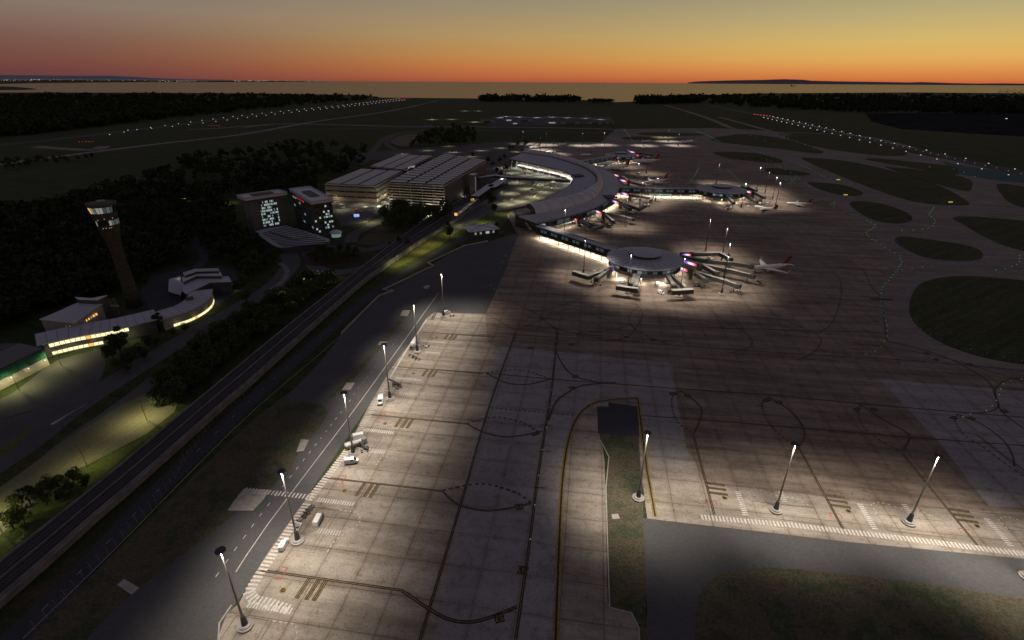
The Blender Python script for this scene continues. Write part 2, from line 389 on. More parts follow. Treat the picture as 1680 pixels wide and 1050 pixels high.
M['hill'] = mat('hazy_hill', (.22, .27, .38), .95, var=.1, scale=.0005)  # bluish haze of distance put into the hill colour
M['hill2'] = mat('far_hill', (.12, .10, .12), .95, var=.1, scale=.0005)
def hill_range(name, prof, dist_y, base_y, m, depth):
    """ridge of hills; prof = [(px, py of the crest)]; stands on the shore seen at base_y"""
    mb = MB(); n = len(prof); front = []; crest = []; back = []
    for px, py in prof:
        x, y = G(px, base_y+(px-840)*.006); k = 1+depth/y
        # crest height from the line of sight at the crest's own distance
        yc = y*(1+.5*depth/y); xc = x*yc/y
        q = Vector(((px-840), -(py-525), -FPX)); q = cam.matrix_world.to_3x3() @ q; t = yc/q.y
        front.append((x, y, -3)); crest.append((xc, yc, max(CH+q.z*t, -2))); back.append((x*k, y*k, -3))
    v = front+crest+back
    f = [(i, i+1, n+i+1, n+i) for i in range(n-1)]+[(n+i, n+i+1, 2*n+i+1, 2*n+i) for i in range(n-1)]
    return struct(mb.add(v, f).build(name, m))
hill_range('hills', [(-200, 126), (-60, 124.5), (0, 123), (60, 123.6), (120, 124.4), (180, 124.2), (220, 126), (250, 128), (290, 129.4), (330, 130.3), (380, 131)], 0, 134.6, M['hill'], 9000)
struct(MB().sheet(GP([(-300, 134), (-100, 138.5), (0, 137.8), (60, 136.4), (110, 136), (140, 135.6), (230, 134.8), (400, 134.6), (470, 134.6), (535, 133.9), (420, 132.5), (100, 131), (-300, 129.5)], -2.5), -2.5).build('shore', M['grass']))
struct(MB().sheet(GP([(-80, 150), (0, 148), (35, 147.6), (62, 146.6), (50, 144.5), (22, 142.2), (-10, 141.2), (-80, 141)], -2.2), -2.2).build('shore', M['grass']))
hill_range('island', [(1128, 135.5), (1140, 133.8), (1170, 132.6), (1210, 131.6), (1250, 131), (1285, 129.8), (1318, 131), (1330, 132.4), (1370, 133.4), (1430, 134.2), (1490, 135.2), (1510, 134.6), (1530, 135.2), (1560, 136.2), (1600, 137), (1640, 136.6), (1700, 137.4), (1800, 138)], 0, 135.2, M['hill2'], 15000)

# ------------------------------------------------------------------ the setting: paved surfaces
def area(name, pts, z, m, n=0):
    P = GP(pts)
    if n: P = smooth(P, n, True)
    return struct(MB().sheet(P, z).build(name, m))
# taxiway and far apron concrete
area('taxiway', [(842, 372), (832, 352), (900, 300), (870, 262), (858, 240), (872, 233), (986, 233), (1010, 212), (1165, 210), (1240, 213), (1300, 220), (1400, 232), (1500, 252), (1600, 270), (1700, 290), (1900, 330), (2100, 600), (2000, 760), (1400, 700), (900, 470)], .02, M['taxi'])
ap_left = [(352, 1120), (356, 1050), (372, 1008), (392, 990), (408, 960), (428, 925), (448, 895), (478, 852), (505, 815), (545, 765), (580, 715), (602, 672), (640, 607), (660, 580), (687, 545), (700, 522), (712, 513), (796, 515)]
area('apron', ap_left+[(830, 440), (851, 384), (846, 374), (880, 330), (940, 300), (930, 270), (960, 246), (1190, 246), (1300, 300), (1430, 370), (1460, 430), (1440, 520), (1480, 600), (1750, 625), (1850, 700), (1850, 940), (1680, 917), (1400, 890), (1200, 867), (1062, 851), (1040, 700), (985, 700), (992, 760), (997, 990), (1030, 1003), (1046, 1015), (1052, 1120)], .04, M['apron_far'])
area('apron', ap_left+[(800, 562), (816, 571), (1000, 600), (1080, 650), (1160, 795), (1290, 805), (1440, 830), (1760, 845), (1850, 870), (1850, 940), (1680, 917), (1400, 890), (1200, 867), (1062, 851), (1040, 668), (978, 665), (992, 760), (997, 990), (1030, 1003), (1046, 1015), (1052, 1120)], .06, M['apron'])
area('apron_patch', [(818, 569), (948, 580), (1104, 596), (1109, 652), (1120, 700), (1130, 760), (1078, 765), (1050, 655), (985, 650), (940, 700), (918, 800), (912, 900), (900, 1120), (700, 1120), (760, 800), (800, 650)], .08, M['pale_patch'])
area('apron_patch', [(1443, 622), (1560, 632), (1900, 660), (1900, 850), (1622, 830), (1540, 725)], .08, M['pale_patch'])
area('service_road', [(1040, 664), (1048, 715), (1056, 850), (1200, 868), (1400, 890), (1680, 917), (1900, 945), (1900, 1040), (1700, 1015), (1300, 965), (1200, 965), (1165, 1140), (1052, 1140), (1062, 1000), (1040, 720)], .09, M['asphalt'])
area('service_road', [(980, 668), (998, 668), (998, 660), (1046, 667), (1049, 716), (981, 712)], .10, M['asphalt_dark'])
area('verge', [(984, 712), (1045, 716), (1052, 800), (1058, 900), (1060, 1000), (1064, 1130), (1054, 1130), (1048, 1030), (1036, 1006), (1000, 997), (997, 900), (994, 800), (999, 750), (985, 725)], .11, M['verge'])
area('verge', [(1140, 1140), (1141, 1010), (1146, 980), (1162, 955), (1190, 938), (1240, 930), (1310, 934), (1500, 955), (1700, 986), (1900, 1010), (1900, 1140)], .11, M['verge'])
area('service_road', [(60, 1150), (142, 1050), (187, 1000), (250, 948), (300, 910), (350, 873), (390, 839), (444, 802), (475, 770), (500, 730), (520, 705), (540, 678), (530, 664), (475, 658), (470, 650), (520, 600), (572, 536), (622, 484), (644, 474), (703, 440), (730, 421), (762, 405), (793, 399), (845, 383), (851, 384), (830, 440), (797, 515), (712, 514), (690, 545), (600, 673), (480, 850), (408, 962), (372, 1010), (356, 1050), (350, 1150)], .05, M['asphalt'])
kb = MB()
for pl in ([(985, 722), (999, 750), (994, 800), (997, 900), (1000, 997), (1036, 1006), (1048, 1030), (1053, 1120)], [(358, 1050), (360, 1022), (380, 993)]):
    P = GP(pl); kb.wall(P, .4, .05, .2)
struct(kb.build('kerb', M['kerb']))
# grass islands between the taxiways
ISL = [[(1505, 470), (1492, 500), (1500, 530), (1540, 560), (1600, 583), (1680, 598), (1800, 605), (1900, 480), (1680, 460), (1590, 453), (1535, 457)],
 [(1468, 394), (1482, 388), (1540, 395), (1596, 405), (1613, 418), (1600, 427), (1550, 427), (1510, 420), (1480, 405)],
 [(1563, 358), (1590, 355), (1680, 362), (1800, 372), (1840, 440), (1680, 412), (1620, 391), (1580, 368)],
 [(1394, 334), (1410, 330), (1450, 335), (1488, 349), (1496, 361), (1475, 367), (1440, 363), (1410, 349)],
 [(1325, 300), (1335, 299), (1380, 303), (1413, 314), (1410, 321), (1380, 320), (1345, 311)],
 [(1316, 261), (1330, 259), (1387, 264), (1450, 277), (1530, 300), (1588, 331), (1570, 337), (1500, 331), (1430, 309), (1360, 281)],
 [(1421, 262), (1440, 260), (1491, 265), (1562, 273), (1572, 284), (1560, 286), (1500, 276)],
 [(1453, 275), (1470, 275), (1530, 281), (1588, 293), (1594, 309), (1580, 313), (1520, 297)],
 [(1637, 302), (1680, 306), (1800, 325), (1800, 372), (1700, 346), (1660, 334), (1642, 318)],
 [(1168, 227), (1215, 220), (1250, 222), (1300, 231), (1347, 247), (1342, 252), (1290, 246), (1220, 238), (1180, 233)],
 [(1172, 250), (1220, 250), (1262, 255), (1284, 264), (1272, 268), (1220, 263), (1185, 257)],
 [(1254, 277), (1275, 276), (1326, 284), (1318, 288), (1270, 286)],
 [(1288, 224), (1320, 219), (1376, 222), (1440, 236), (1487, 251), (1470, 256), (1420, 253), (1350, 243), (1310, 233)],
 [(1048, 219), (1070, 217), (1140, 219), (1160, 221), (1120, 223), (1060, 222)], [(1020, 226), (1045, 224), (1100, 226), (1130, 228), (1080, 230), (1030, 229)]]
for P in ISL:
    o = area('grass_island', P, .12, M['island'], 5)
area('taxiway_shoulder', [(1545, 264), (1580, 272), (1640, 281), (1700, 292), (1760, 306), (1700, 303), (1620, 294), (1567, 284)], .10, mat('teal_paint', (.0, .06, .068), .8, var=.15))
# runways and taxiway strips
def strip(name, pts, wd, z, m, sm=1):
    P = GP(pts); P = smooth(P, 6) if sm else P
    return struct(MB().ribbon(P, wd, z).build(name, m))
strip('runway', [(1150, 170), (1262, 192), (1340, 209), (1460, 237), (1570, 261), (1660, 281), (1760, 304)], 46, .06, M['runway'], 0)
strip('runway', [(-120, 248), (40, 234), (130, 224), (300, 204), (450, 184), (560, 172), (660, 162.5)], 46, .06, M['runway'], 0)
strip('taxiway', [(-120, 290), (0, 270), (110, 255), (260, 236), (400, 220), (520, 199), (640, 182), (720, 165)], 24, .07, M['taxi'])
strip('taxiway', [(400, 209), (470, 203), (640, 207), (760, 208), (870, 209), (1010, 212), (1130, 214), (1300, 222)], 26, .075, M['taxi'])
strip('taxiway', [(380, 217), (520, 212), (700, 209)], 18, .08, M['asphalt'])
strip('taxiway', [(60, 240), (90, 243), (150, 246), (170, 240)], 30, .085, M['taxi'])
strip('taxiway', [(310, 212), (350, 211), (400, 207), (440, 205)], 22, .08, M['taxi'])
strip('taxiway', [(1090, 172), (1150, 190), (1200, 210), (1270, 236), (1340, 262)], 24, .07, M['taxi'])
strip('taxiway', [(1180, 192), (1260, 214), (1340, 240)], 22, .075, M['taxi'])
strip('taxiway', [(1230, 215), (1400, 222), (1500, 243)], 20, .08, M['taxi'])
strip('taxiway', [(760, 214), (900, 216), (1000, 218), (1100, 218)], 24, .09, M['runway'])
strip('road', [(590, 270), (600, 262), (614, 245), (640, 222), (700, 212)], 16, .06, M['asphalt'])
strip('road', [(690, 258), (660, 250), (634, 235), (650, 222), (700, 215)], 14, .065, M['asphalt'])
area('bare_ground', [(640, 232), (660, 222), (700, 219), (700, 226), (680, 236), (660, 240)], .06, M['sand'], 4)
area('bare_ground', [(800, 196), (830, 190), (1000, 192), (1010, 200), (900, 206), (800, 206)], .055, M['runway'])
area('ponds', [(1420, 186), (1700, 184), (1900, 200), (1900, 235), (1640, 222), (1480, 212), (1430, 200)], .05, mat('dark_pond', (.026, .028, .027), 1, var=.3, scale=.01, spec=0))
# roads on the left
strip('road', [(-60, 1125), (60, 1012), (158, 912), (230, 835), (320, 745), (430, 640), (520, 560), (610, 484), (700, 425), (760, 392), (800, 386)], 8.5, .07, M['asphalt_dark'])
strip('road', [(-80, 910), (0, 845), (60, 790), (130, 725), (200, 675), (270, 620)], 17, .05, M['asphalt'])
strip('road', [(-70, 800), (30, 738), (120, 670), (230, 600), (330, 540), (400, 500), (450, 468), (470, 445), (478, 430), (470, 410), (452, 400)], 15, .06, M['asphalt'])
area('forecourt', [(-60, 640), (0, 655), (80, 600), (105, 588), (165, 574), (172, 590), (166, 620), (140, 650), (70, 668), (0, 690), (-60, 720)], .05, M['asphalt'], 5)
area('forecourt', [(-80, 700), (0, 690), (90, 660), (150, 632), (160, 650), (80, 700), (0, 760), (-80, 800)], .055, M['asphalt'], 3)
strip('road', [(452, 402), (500, 410), (520, 440), (560, 446), (620, 432), (690, 400), (740, 372)], 13, .06, M['asphalt'])
strip('road', [(500, 412), (560, 404), (600, 410), (640, 400), (700, 380), (740, 352), (790, 325), (830, 300)], 12, .065, M['asphalt'])
strip('road', [(575, 398), (580, 385), (600, 374), (622, 362), (640, 350), (640, 330), (620, 330)], 13, .07, M['asphalt'])
area('car_yard', [(538, 330), (545, 322), (625, 335), (650, 330), (620, 352), (600, 365), (560, 372), (548, 350)], .06, M['asphalt'])
strip('road', [(310, 450), (335, 425), (326, 405), (318, 392), (340, 382), (380, 376)], 8, .06, M['asphalt_dark'])
area('forecourt', [(230, 478), (250, 452), (310, 438), (380, 440), (400, 470), (360, 500), (300, 530), (250, 520)], .04, M['asphalt_dark'])
area('forecourt', [(800, 330), (790, 300), (836, 262), (900, 262), (940, 290), (930, 320), (850, 342), (800, 352), (700, 410), (640, 440), (650, 420), (740, 370)], .045, M['asphalt'])
area('forecourt', [(700, 262), (560, 262), (600, 250), (830, 232), (860, 240), (836, 262), (800, 290), (800, 330), (728, 350), (640, 352), (630, 330)], .035, M['asphalt'])
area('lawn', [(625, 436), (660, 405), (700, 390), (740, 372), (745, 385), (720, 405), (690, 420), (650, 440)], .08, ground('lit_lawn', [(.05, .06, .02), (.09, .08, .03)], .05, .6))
area('lit_road', [(-80, 880), (0, 800), (100, 728), (200, 664), (258, 636), (300, 640), (286, 676), (240, 712), (140, 765), (105, 776), (40, 830), (-60, 910)], .07, ground('lamplit_asphalt', [(.10, .095, .07), (.14, .13, .09)], .04, .7, con=.4))  # asphalt tinted lighter and yellower to carry the pool of lamplight
area('lawn', [(10, 905), (60, 852), (107, 790), (140, 768), (180, 745), (228, 722), (244, 714), (165, 785), (60, 870)], .075, ground('green_lawn', [(.04, .062, .018), (.075, .085, .028)], .08, .8))
area('lawn', [(-40, 745), (0, 735), (40, 705), (48, 700), (50, 708), (30, 730), (0, 752), (-40, 770)], .085, ground('kerbed_lawn', [(.07, .08, .03), (.11, .10, .05)], .08, .8), 3)
area('lawn', [(585, 400), (600, 385), (640, 365), (690, 370), (650, 396), (610, 402)], .08, M['verge'])
area('traffic_island', [(82, 696), (150, 658), (110, 682), (88, 697)], .09, M['kerb'])
area('planting_bed', [(496, 426), (506, 415), (540, 407), (575, 407), (600, 417), (590, 428), (540, 437), (505, 434)], .09, M['hedge_red'], 4)
# verge between the airport road and the apron road
area('verge', [(-80, 1190), (38, 1050), (150, 945), (240, 856), (330, 768), (420, 685), (480, 640), (528, 662), (541, 677), (520, 704), (500, 730), (475, 770), (444, 802), (390, 839), (350, 873), (300, 910), (250, 948), (187, 1000), (142, 1050), (60, 1150)], .045, M['verge'])
area('verge', [(-100, 1060), (10, 985), (75, 925), (160, 850), (250, 765), (330, 700), (400, 650), (470, 590), (500, 575), (420, 640), (320, 730), (230, 820), (150, 905), (60, 1000), (-60, 1110)], .042, ground('dry_bank', [(.07, .05, .03), (.035, .045, .02), (.09, .06, .04)], .06, .8))
strip('verge', [(544, 652), (562, 635), (600, 594), (625, 566), (650, 536), (688, 488)], 3.6, .08, M['verge'])
for P in ([(561, 640), (569, 628), (582, 628), (575, 640)], [(619, 566), (624, 560), (636, 561), (630, 567)], [(656, 518), (661, 509), (674, 509), (668, 519)], [(694, 473), (698, 468), (706, 468), (702, 474)],
          [(373, 838), (384, 822), (400, 802), (443, 804), (432, 820), (415, 838)], [(486, 742), (494, 721), (507, 722), (498, 740)], [(192, 960), (204, 950), (229, 965), (216, 976)], [(1003, 844), (1014, 843), (1017, 851), (1005, 852)]):
    area('concrete_pad', P, .13, M['kerb'])

# ------------------------------------------------------------------ painted markings
mk = {k: MB() for k in ('black', 'yellow', 'yellowd', 'white', 'whited', 'redp')}
def mark(k, pts, wd, z=.16, dash=None, sm=0, world=False):
    P = pts if world else GP(pts)
    if sm: P = smooth(P, sm)
    mk[k].ribbon(P, wd, z, dash)
def taxi(pts, sm=8, dash=None, wd=.8, pale='yellowd'):
    mark('black', pts, wd, .15, dash, sm); mark(pale, pts, wd*.22, .165, dash, sm)
UD = Vector((math.cos(rad(-8.3)), math.sin(rad(-8.3)))); VD = Vector((-UD.y, UD.x))
def in_frame(o, u, v, U, V): return (o[0]+U.x*u+V.x*v, o[1]+U.y*u+V.y*v)
def quad(k, o, u0, u1, v0, v1, U, V, z=.16, sk=0):
    mk[k].add([(*in_frame(o, a, b, U, V), z) for a, b in ((u0, v0), (u1, v0), (u1+sk, v1), (u0+sk, v1))], [(0, 1, 2, 3)])
def stand(o, U, V, ln=48.6, hatch=True):
    """one aircraft stand: o = inner end of the lead-in line, U along the line, V across it"""
    F = lambda u, v: in_frame(o, u, v, U, V)
    mark('black', [F(0, 0), F(ln, 0)], .95, .16, world=True); mark('yellowd', [F(0, 0), F(ln, 0)], .22, .17, world=True)
    mark('redp', [F(6.3, 2.2), F(8.4, 2.2), F(8.4, -2.2), F(6.3, -2.2)], .4, .175, world=True)
    for u in (17.4, 20.6, 23.0):
        mark('black', [F(u, -.4), F(u-.5, -7.6)], 1.5, .162, world=True)
        for d in (-.3, .35): mark('yellow', [F(u+d, -.5), F(u+d-.5, -7.5)], .22, .17, world=True)
    c = F(11.3, -5.6); mk['yellow'].cyl(c, 1.15, .15, .168, 16); mk['black'].cyl(c, .75, .15, .172, 12); mk['yellowd'].box((c[0], c[1], .175), (.9, .3, .01), .6)
    for k in range(15): quad('white', o, 3.4+k*.98, 3.4+k*.98+.5, -12.6, -10.6, U, V)
    for k in range(9): quad('whited', o, 10.5+k*.98, 10.5+k*.98+.5, -26.4, -24.2, U, V)
    mark('black', [F(2.2, -15.4), F(13.6, -15.4), F(13.6, -34.5), F(2.2, -34.5), F(2.2, -15.4)], .16, .16, world=True)
    mark('black', [F(12.2, -15.4), F(12.2, -34.5)], .1, .16, world=True)
    mark('whited', [F(13.9, -15.3), F(21, -15.3), F(23.5, -18.5), F(23, -22), F(18.5, -28), F(18, -34)], .35, .16, (1.0, .9), world=True)
S_O = [G(427, 936), G(532, 784), G(602, 680), G(652, 602), G(692, 545)]
for o in S_O: stand(o, UD, VD)
stand(in_frame(S_O[0], .5, -43.5, UD, VD), UD, VD)
# stands along the near right edge: lines run away from the camera
UR = Vector((math.cos(rad(81.3)), math.sin(rad(81.3)))); VR = Vector((UR.y, -UR.x))
def stand_r(o, U, V):
    F = lambda u, v: in_frame(o, u, v, U, V)
    mark('black', [F(0, 0), F(49, 0)], .95, .16, world=True); mark('yellowd', [F(0, 0), F(49, 0)], .22, .17, world=True)
    mark('redp', [F(5.2, -1.9), F(7.2, -1.9), F(7.2, 1.9), F(5.2, 1.9)], .35, .175, world=True)
    for u in (11.6, 14.2, 16.8):
        mark('black', [F(u, .4), F(u-.3, 7.2)], 1.3, .162, world=True)
        for d in (-.3, .3): mark('yellowd', [F(u+d, .5), F(u+d-.3, 7.1)], .2, .17, world=True)
    c = F(9.4, 5.6); mk['yellow'].cyl(c, 1.1, .15, .168, 16); mk['black'].cyl(c, .75, .15, .172, 12)
    for k in range(13): quad('white', o, 1.6+k*.98, 1.6+k*.98+.5, 10.4, 12.4, U, V)
    for k in range(6): quad('whited', o, 11+k*.98, 11+k*.98+.5, 27, 29, U, V)
    mark('black', [F(1.6, 15.5), F(9.5, 15.5), F(9.5, 38), F(1.6, 38), F(1.6, 15.5)], .16, .16, world=True)
    mark('whited', [F(9.8, 15.6), F(14.5, 15.6), F(16.2, 19.5), F(14, 26), F(13.6, 33), F(9.8, 37)], .35, .16, (1.0, .9), world=True)
for p in ((1172, 845), (1383, 868), (1603, 895)): stand_r(G(*p), UR, VR)
# edge hatch rows
def hatch(pts, per, ln, th, k='white', world=False):
    P = pts if world else GP(pts); P = [Vector(p) for p in P]; tot = sum((b-a).length for a, b in zip(P, P[1:])); n = int(tot/per)
    R = resample([tuple(p) for p in P], n)
    for i, r in enumerate(R):
        q = Vector(R[min(i+1, n-1)])-Vector(R[max(i-1, 0)]); q.normalize(); nn = Vector((-q.y, q.x)); r = Vector(r)
        mk[k].add([(*(r+nn*a*ln/2+q*b*th/2), .165) for a, b in ((-1, -1), (1, -1), (1, 1), (-1, 1))], [(0, 1, 2, 3)])
hatch([(472, 1000), (440, 990), (418, 985), (408, 972), (424, 945), (455, 900), (480, 862), (503, 828)], 1.35, 3.2, .72)
hatch([(507, 820), (545, 772), (578, 728)], 1.35, 3.0, .72); hatch([(580, 724), (600, 690), (640, 622)], 1.35, 2.6, .6, 'whited')
hatch([(1152, 849), (1300, 862), (1500, 886), (1700, 912)], 1.25, 2.4, .65)
hatch([(403, 804), (440, 808), (510, 816)], 1.3, 2.4, .62)
mark('whited', [(640, 620), (665, 578), (700, 524)], 1.0)
# road lines
mark('white', [(387, 939), (440, 860), (545, 721), (600, 647), (720, 480)], .32, .17, sm=2)
mark('white', [(354, 947), (430, 842), (526, 720), (580, 650)], .28, .17, (2.4, 2.6), sm=2)
mark('whited', [(580, 648), (600, 622), (680, 520)], .2, .17, (1.5, 4), sm=2)
for dx in (-1,): mark('whited', [(x+dx, y) for x, y in [(0, 1068), (60, 1012), (158, 912), (230, 835), (320, 745), (430, 640), (520, 560), (610, 484)]], .16, .16, (4, 8), sm=2)
mark('yellowd', [(95, 775), (150, 735), (200, 702), (250, 668)], .35, .17, sm=2); mark('yellowd', [(107, 777), (140, 760), (190, 725), (256, 682)], .35, .17, sm=2)
mark('whited', [(38, 1048), (185, 905), (300, 788), (420, 670), (560, 550), (622, 486), (700, 442)], .2, .12, sm=3)
hatch([(459, 432), (468, 438), (472, 447), (468, 457), (458, 467), (446, 474)], 2.6, 4.2, .8, 'whited')
for k in range(5): mark('whited', [(512+k*8, 443+k*.6), (519+k*8, 450+k*.6)], 1.0, .168)
for k in range(9): mark('whited', [(442+k*8, 412-k*.3), (444+k*8, 413-k*.3)], 1.2, .168)
for q in ([(806, 353), (860, 338), (905, 320)], [(806, 346), (850, 334), (897, 314)], [(812, 338), (850, 326), (890, 309)], [(820, 328), (852, 318), (884, 302)]): mark('white', q, .5, .17, (5, 2), sm=2)
# long taxi lines across the apron
taxi([(686, 1060), (752, 840), (805, 660), (846, 545)], wd=.95, pale='yellowd')
taxi([(846, 1050), (868, 895), (880, 800), (892, 720), (905, 640), (912, 570), (914, 545), (905, 535)], wd=1.0)
taxi([(855, 1000), (880, 812), (898, 690)], wd=.3)
for k, wd, z in (('yellow', 1.9, .15), ('black', .7, .17)):
    mark(k, [(911, 1060), (917, 900), (922, 800), (930, 735), (942, 695), (958, 672), (980, 660), (1010, 655.5), (1046, 653)], wd, z, sm=6)
    mark(k, [(1046, 653), (1051, 690), (1061, 770), (1075, 848)], wd*.9, z)
taxi([(660, 970), (672, 978), (700, 997), (735, 1016), (770, 1021), (805, 1013), (848, 996)], wd=1.15)
for (a, b, c, d) in (((725, 805), (790, 794), (845, 808), (872, 826)), ((765, 695), (810, 685), (855, 693), (885, 710)), ((797, 612), (838, 607), (870, 611), (903, 622))):
    taxi([a, b, c, d], dash=(1.9, .7), wd=.9)
for (a, b, c, d) in (((725, 805), (752, 828), (805, 838), (872, 826)), ((765, 695), (795, 710), (835, 717), (890, 708)), ((797, 612), (830, 628), (865, 631), (903, 622))):
    taxi([a, b, c, d], wd=.9)
taxi([(797, 612), (903, 622), (985, 628), (1100, 637), (1260, 648), (1410, 662), (1570, 676), (1740, 690)], sm=2, wd=.7)
taxi([(700, 518), (735, 527)], sm=0, wd=.6); taxi([(652, 602), (797, 612)], sm=0, wd=.6)
taxi([(805, 669), (945, 682)], sm=0, dash=(1.5, .8), wd=.8)
taxi([(1054, 682), (1140, 688), (1300, 701), (1500, 718), (1740, 736)], sm=0, wd=.6)
taxi([(692, 545), (780, 550), (900, 557), (1050, 560)], sm=0, wd=.5); taxi([(780, 550), (830, 548), (900, 553), (990, 556), (1100, 566), (1300, 580), (1500, 592), (1700, 610)], wd=.5)
taxi([(914, 545), (912, 575), (935, 612), (975, 626), (1010, 628)], wd=.9); taxi([(1010, 628), (960, 632), (935, 642), (912, 660), (900, 690)], wd=1.1)
taxi([(770, 500), (846, 542)], sm=0, wd=.6); taxi([(846, 542), (900, 520), (942, 506), (1000, 527), (1100, 535), (1240, 540), (1440, 545)], sm=2, wd=.5)
taxi([(838, 495), (880, 515), (905, 535), (940, 546), (1000, 552)], wd=.7); taxi([(878, 512), (925, 500), (1000, 470)], wd=.5)
taxi([(1048, 503), (1036, 512), (1032, 524), (1042, 540), (1072, 556), (1100, 566)], wd=.55); taxi([(1048, 503), (1054, 516), (1046, 534), (1030, 552), (1000, 560)], wd=.5)
taxi([(950, 546), (1000, 542), (1032, 534)], wd=.4)
taxi([(1160, 505), (1185, 524), (1222, 545), (1234, 560), (1225, 572), (1195, 580)], wd=.5); taxi([(1262, 506), (1280, 522), (1335, 546), (1347, 560), (1335, 578), (1310, 590)], wd=.5)
taxi([(1340, 440), (1376, 456), (1377, 500), (1345, 545), (1260, 528)], sm=4, wd=.5); taxi([(1415, 440), (1430, 470), (1446, 490), (1452, 540), (1455, 560)], sm=4, wd=.6)
for (tp, l1, l2, bt, lk) in (((1118, 641), (1102, 655), (1110, 690), (1138, 712), (1172, 848)), ((1262, 652), (1250, 665), (1262, 695), (1308, 738), (1383, 868)), ((1412, 664), (1408, 680), (1425, 710), (1479, 742), (1603, 895))):
    taxi([tp, l1, l2, bt], dash=(1.8, .7), wd=.75)
    r1 = (tp[0]+(30 if tp[0] < 1200 else 38), tp[1]+25); r2 = (bt[0]+12, bt[1]-28)
    taxi([tp, r1, r2, bt], wd=.75)
taxi([(1572, 680), (1566, 688), (1580, 712), (1610, 732), (1662, 770), (1720, 810)], dash=(1.8, .7), wd=.7); taxi([(1572, 680), (1610, 696), (1645, 722), (1660, 745), (1664, 765)], wd=.7)
taxi([(1456, 560), (1500, 570), (1560, 590), (1620, 625), (1635, 655), (1648, 680), (1720, 730)], wd=.7); taxi([(1720, 618), (1665, 621), (1640, 630), (1632, 645), (1638, 665), (1622, 676), (1580, 678)], wd=.6)
taxi([(1380, 560), (1540, 585), (1720, 640)], wd=.5); taxi([(1600, 712), (1650, 750), (1720, 800)], wd=.6)
for x, y in ((870, 571), (938, 636), (944, 618), (938, 565), (950, 548), (1104, 646), (1128, 649), (1257, 657), (1278, 660), (1405, 672), (1434, 672), (1444, 490), (1520, 580), (1536, 590), (1590, 598), (1565, 686), (1594, 687), (1648, 675), (1028, 553), (1072, 558), (878, 712)):
    c = G(x, y); mk['black'].box((c[0], c[1], .17), (3.4, 2.2, .01), rad(20)); mk['yellowd'].box((c[0], c[1], .178), (2.4, .5, .01), rad(20))
for k, (u, v, dx) in enumerate(((885, 800, 0), (893, 740, 0), (897, 697, 0))): mark('black', [(u-9, v), (u+9, v+1)], .35, .168)
struct(mk['black'].build('marking_black', M['black'])); struct(mk['yellow'].build('marking_yellow', M['yellow'])); struct(mk['yellowd'].build('marking_worn_yellow', M['yellowd']))
struct(mk['white'].build('marking_white', M['white'])); struct(mk['whited'].build('marking_worn_white', M['whited'])); struct(mk['redp'].build('marking_red', M['redp']))
def painted_text(s, px, size, rz, m):
    x, y = G(*px); cu = bpy.data.curves.new('stand_number', 'FONT'); cu.body = s; cu.size = size; cu.align_x = 'CENTER'; cu.align_y = 'CENTER'; cu.materials.append(m)
    o = bpy.data.objects.new('stand_number', cu); C.objects.link(o); o.location = (x, y, .2); o.rotation_euler = (0, 0, rz); struct(o)
for px, s, rz in (((858, 936), 'F15', 170), ((819, 1014), '57', 195), ((852, 832), '59', 190)):
    x, y = G(*px); struct(MB().box((x, y, .17), (2.9 if s != 'F15' else 3.4, 3.0, .012), rad(rz)).build('number_panel', M['black']))
    painted_text(s, px, 2.7, rad(rz), M['yellow'])
# ------------------------------------------------------------------ lamps
def spot(name, parent, loc, energy, col, ang=150, blend=.6, r=.4, dirv=(0, 0, -1)):
    l = bpy.data.lights.new(name, 'SPOT'); l.energy = energy; l.color = col; l.spot_size = rad(ang); l.spot_blend = blend; l.shadow_soft_size = r
    o = bpy.data.objects.new(name, l); C.objects.link(o); o.parent = parent; o.location = loc
    o.rotation_euler = Vector(dirv).to_track_quat('-Z', 'Y').to_euler(); return o
def bulb(name, parent, loc, energy, col, r=.3):
    l = bpy.data.lights.new(name, 'POINT'); l.energy = energy; l.color = col; l.shadow_soft_size = r
    o = bpy.data.objects.new(name, l); C.objects.link(o); o.parent = parent; o.location = loc; return o
def arealamp(name, parent, p, q, wd, z, energy, col=(1, .9, .72)):
    """ceiling lighting strip under a deck from p to q, facing down"""
    a, b = Vector(p), Vector(q); c = (a+b)/2; ln = (b-a).length; off = wloc(parent) if parent else (0, 0, 0)
    l = bpy.data.lights.new(name, 'AREA'); l.shape = 'RECTANGLE'; l.size = ln; l.size_y = wd; l.energy = energy*ln*wd*3.0; l.color = col
    o = bpy.data.objects.new(name, l); C.objects.link(o); o.parent = parent; o.location = (c.x-off[0], c.y-off[1], z-off[2])
    o.rotation_euler = (0, 0, math.atan2((b-a).y, (b-a).x)); return o

# ------------------------------------------------------------------ apron floodlight masts
def make_mast():
    r = thing('light_mast', 'x', 'light mast'); 
    MB().lathe((0, 0, 0), [(2.3, 0), (2.3, .7), (1.75, .75), (1.75, 1.15), (1.5, 1.2), (1.5, 1.25)], 20).build('plinth', M['wall'], r, True)
    MB().lathe((0, 0, 1.25), [(.95, 0), (.6, 3.2), (.45, 3.4)], 14).build('base_cone', M['dark'], r, True)
    MB().tube((0, 0, 4.6), (0, 0, 31), .36, 10, .17).build('pole', M['pole'], r, True)
    MB().lathe((0, 0, 31), [(.1, .1), (1.2, .12), (1.4, .25), (1.3, .4), (.3, .6)], 20).build('head_ring', M['dark'], r, True)
    for k in range(6):
        a = k*math.pi/3; MB().box((1.1*math.cos(a), 1.1*math.sin(a), 31.0), (.5, .4, .22), a).build('floodlight', M['wall_d'], r, True)
    return r
mast0 = make_mast(); first = [True]
MASTPW = 34000
dim_pole = [c for c in mast0.children if c.name.startswith('pole')][0].data.copy(); dim_pole.materials[0] = M['dark']  # far poles get a darker colour to hold down lamp glare
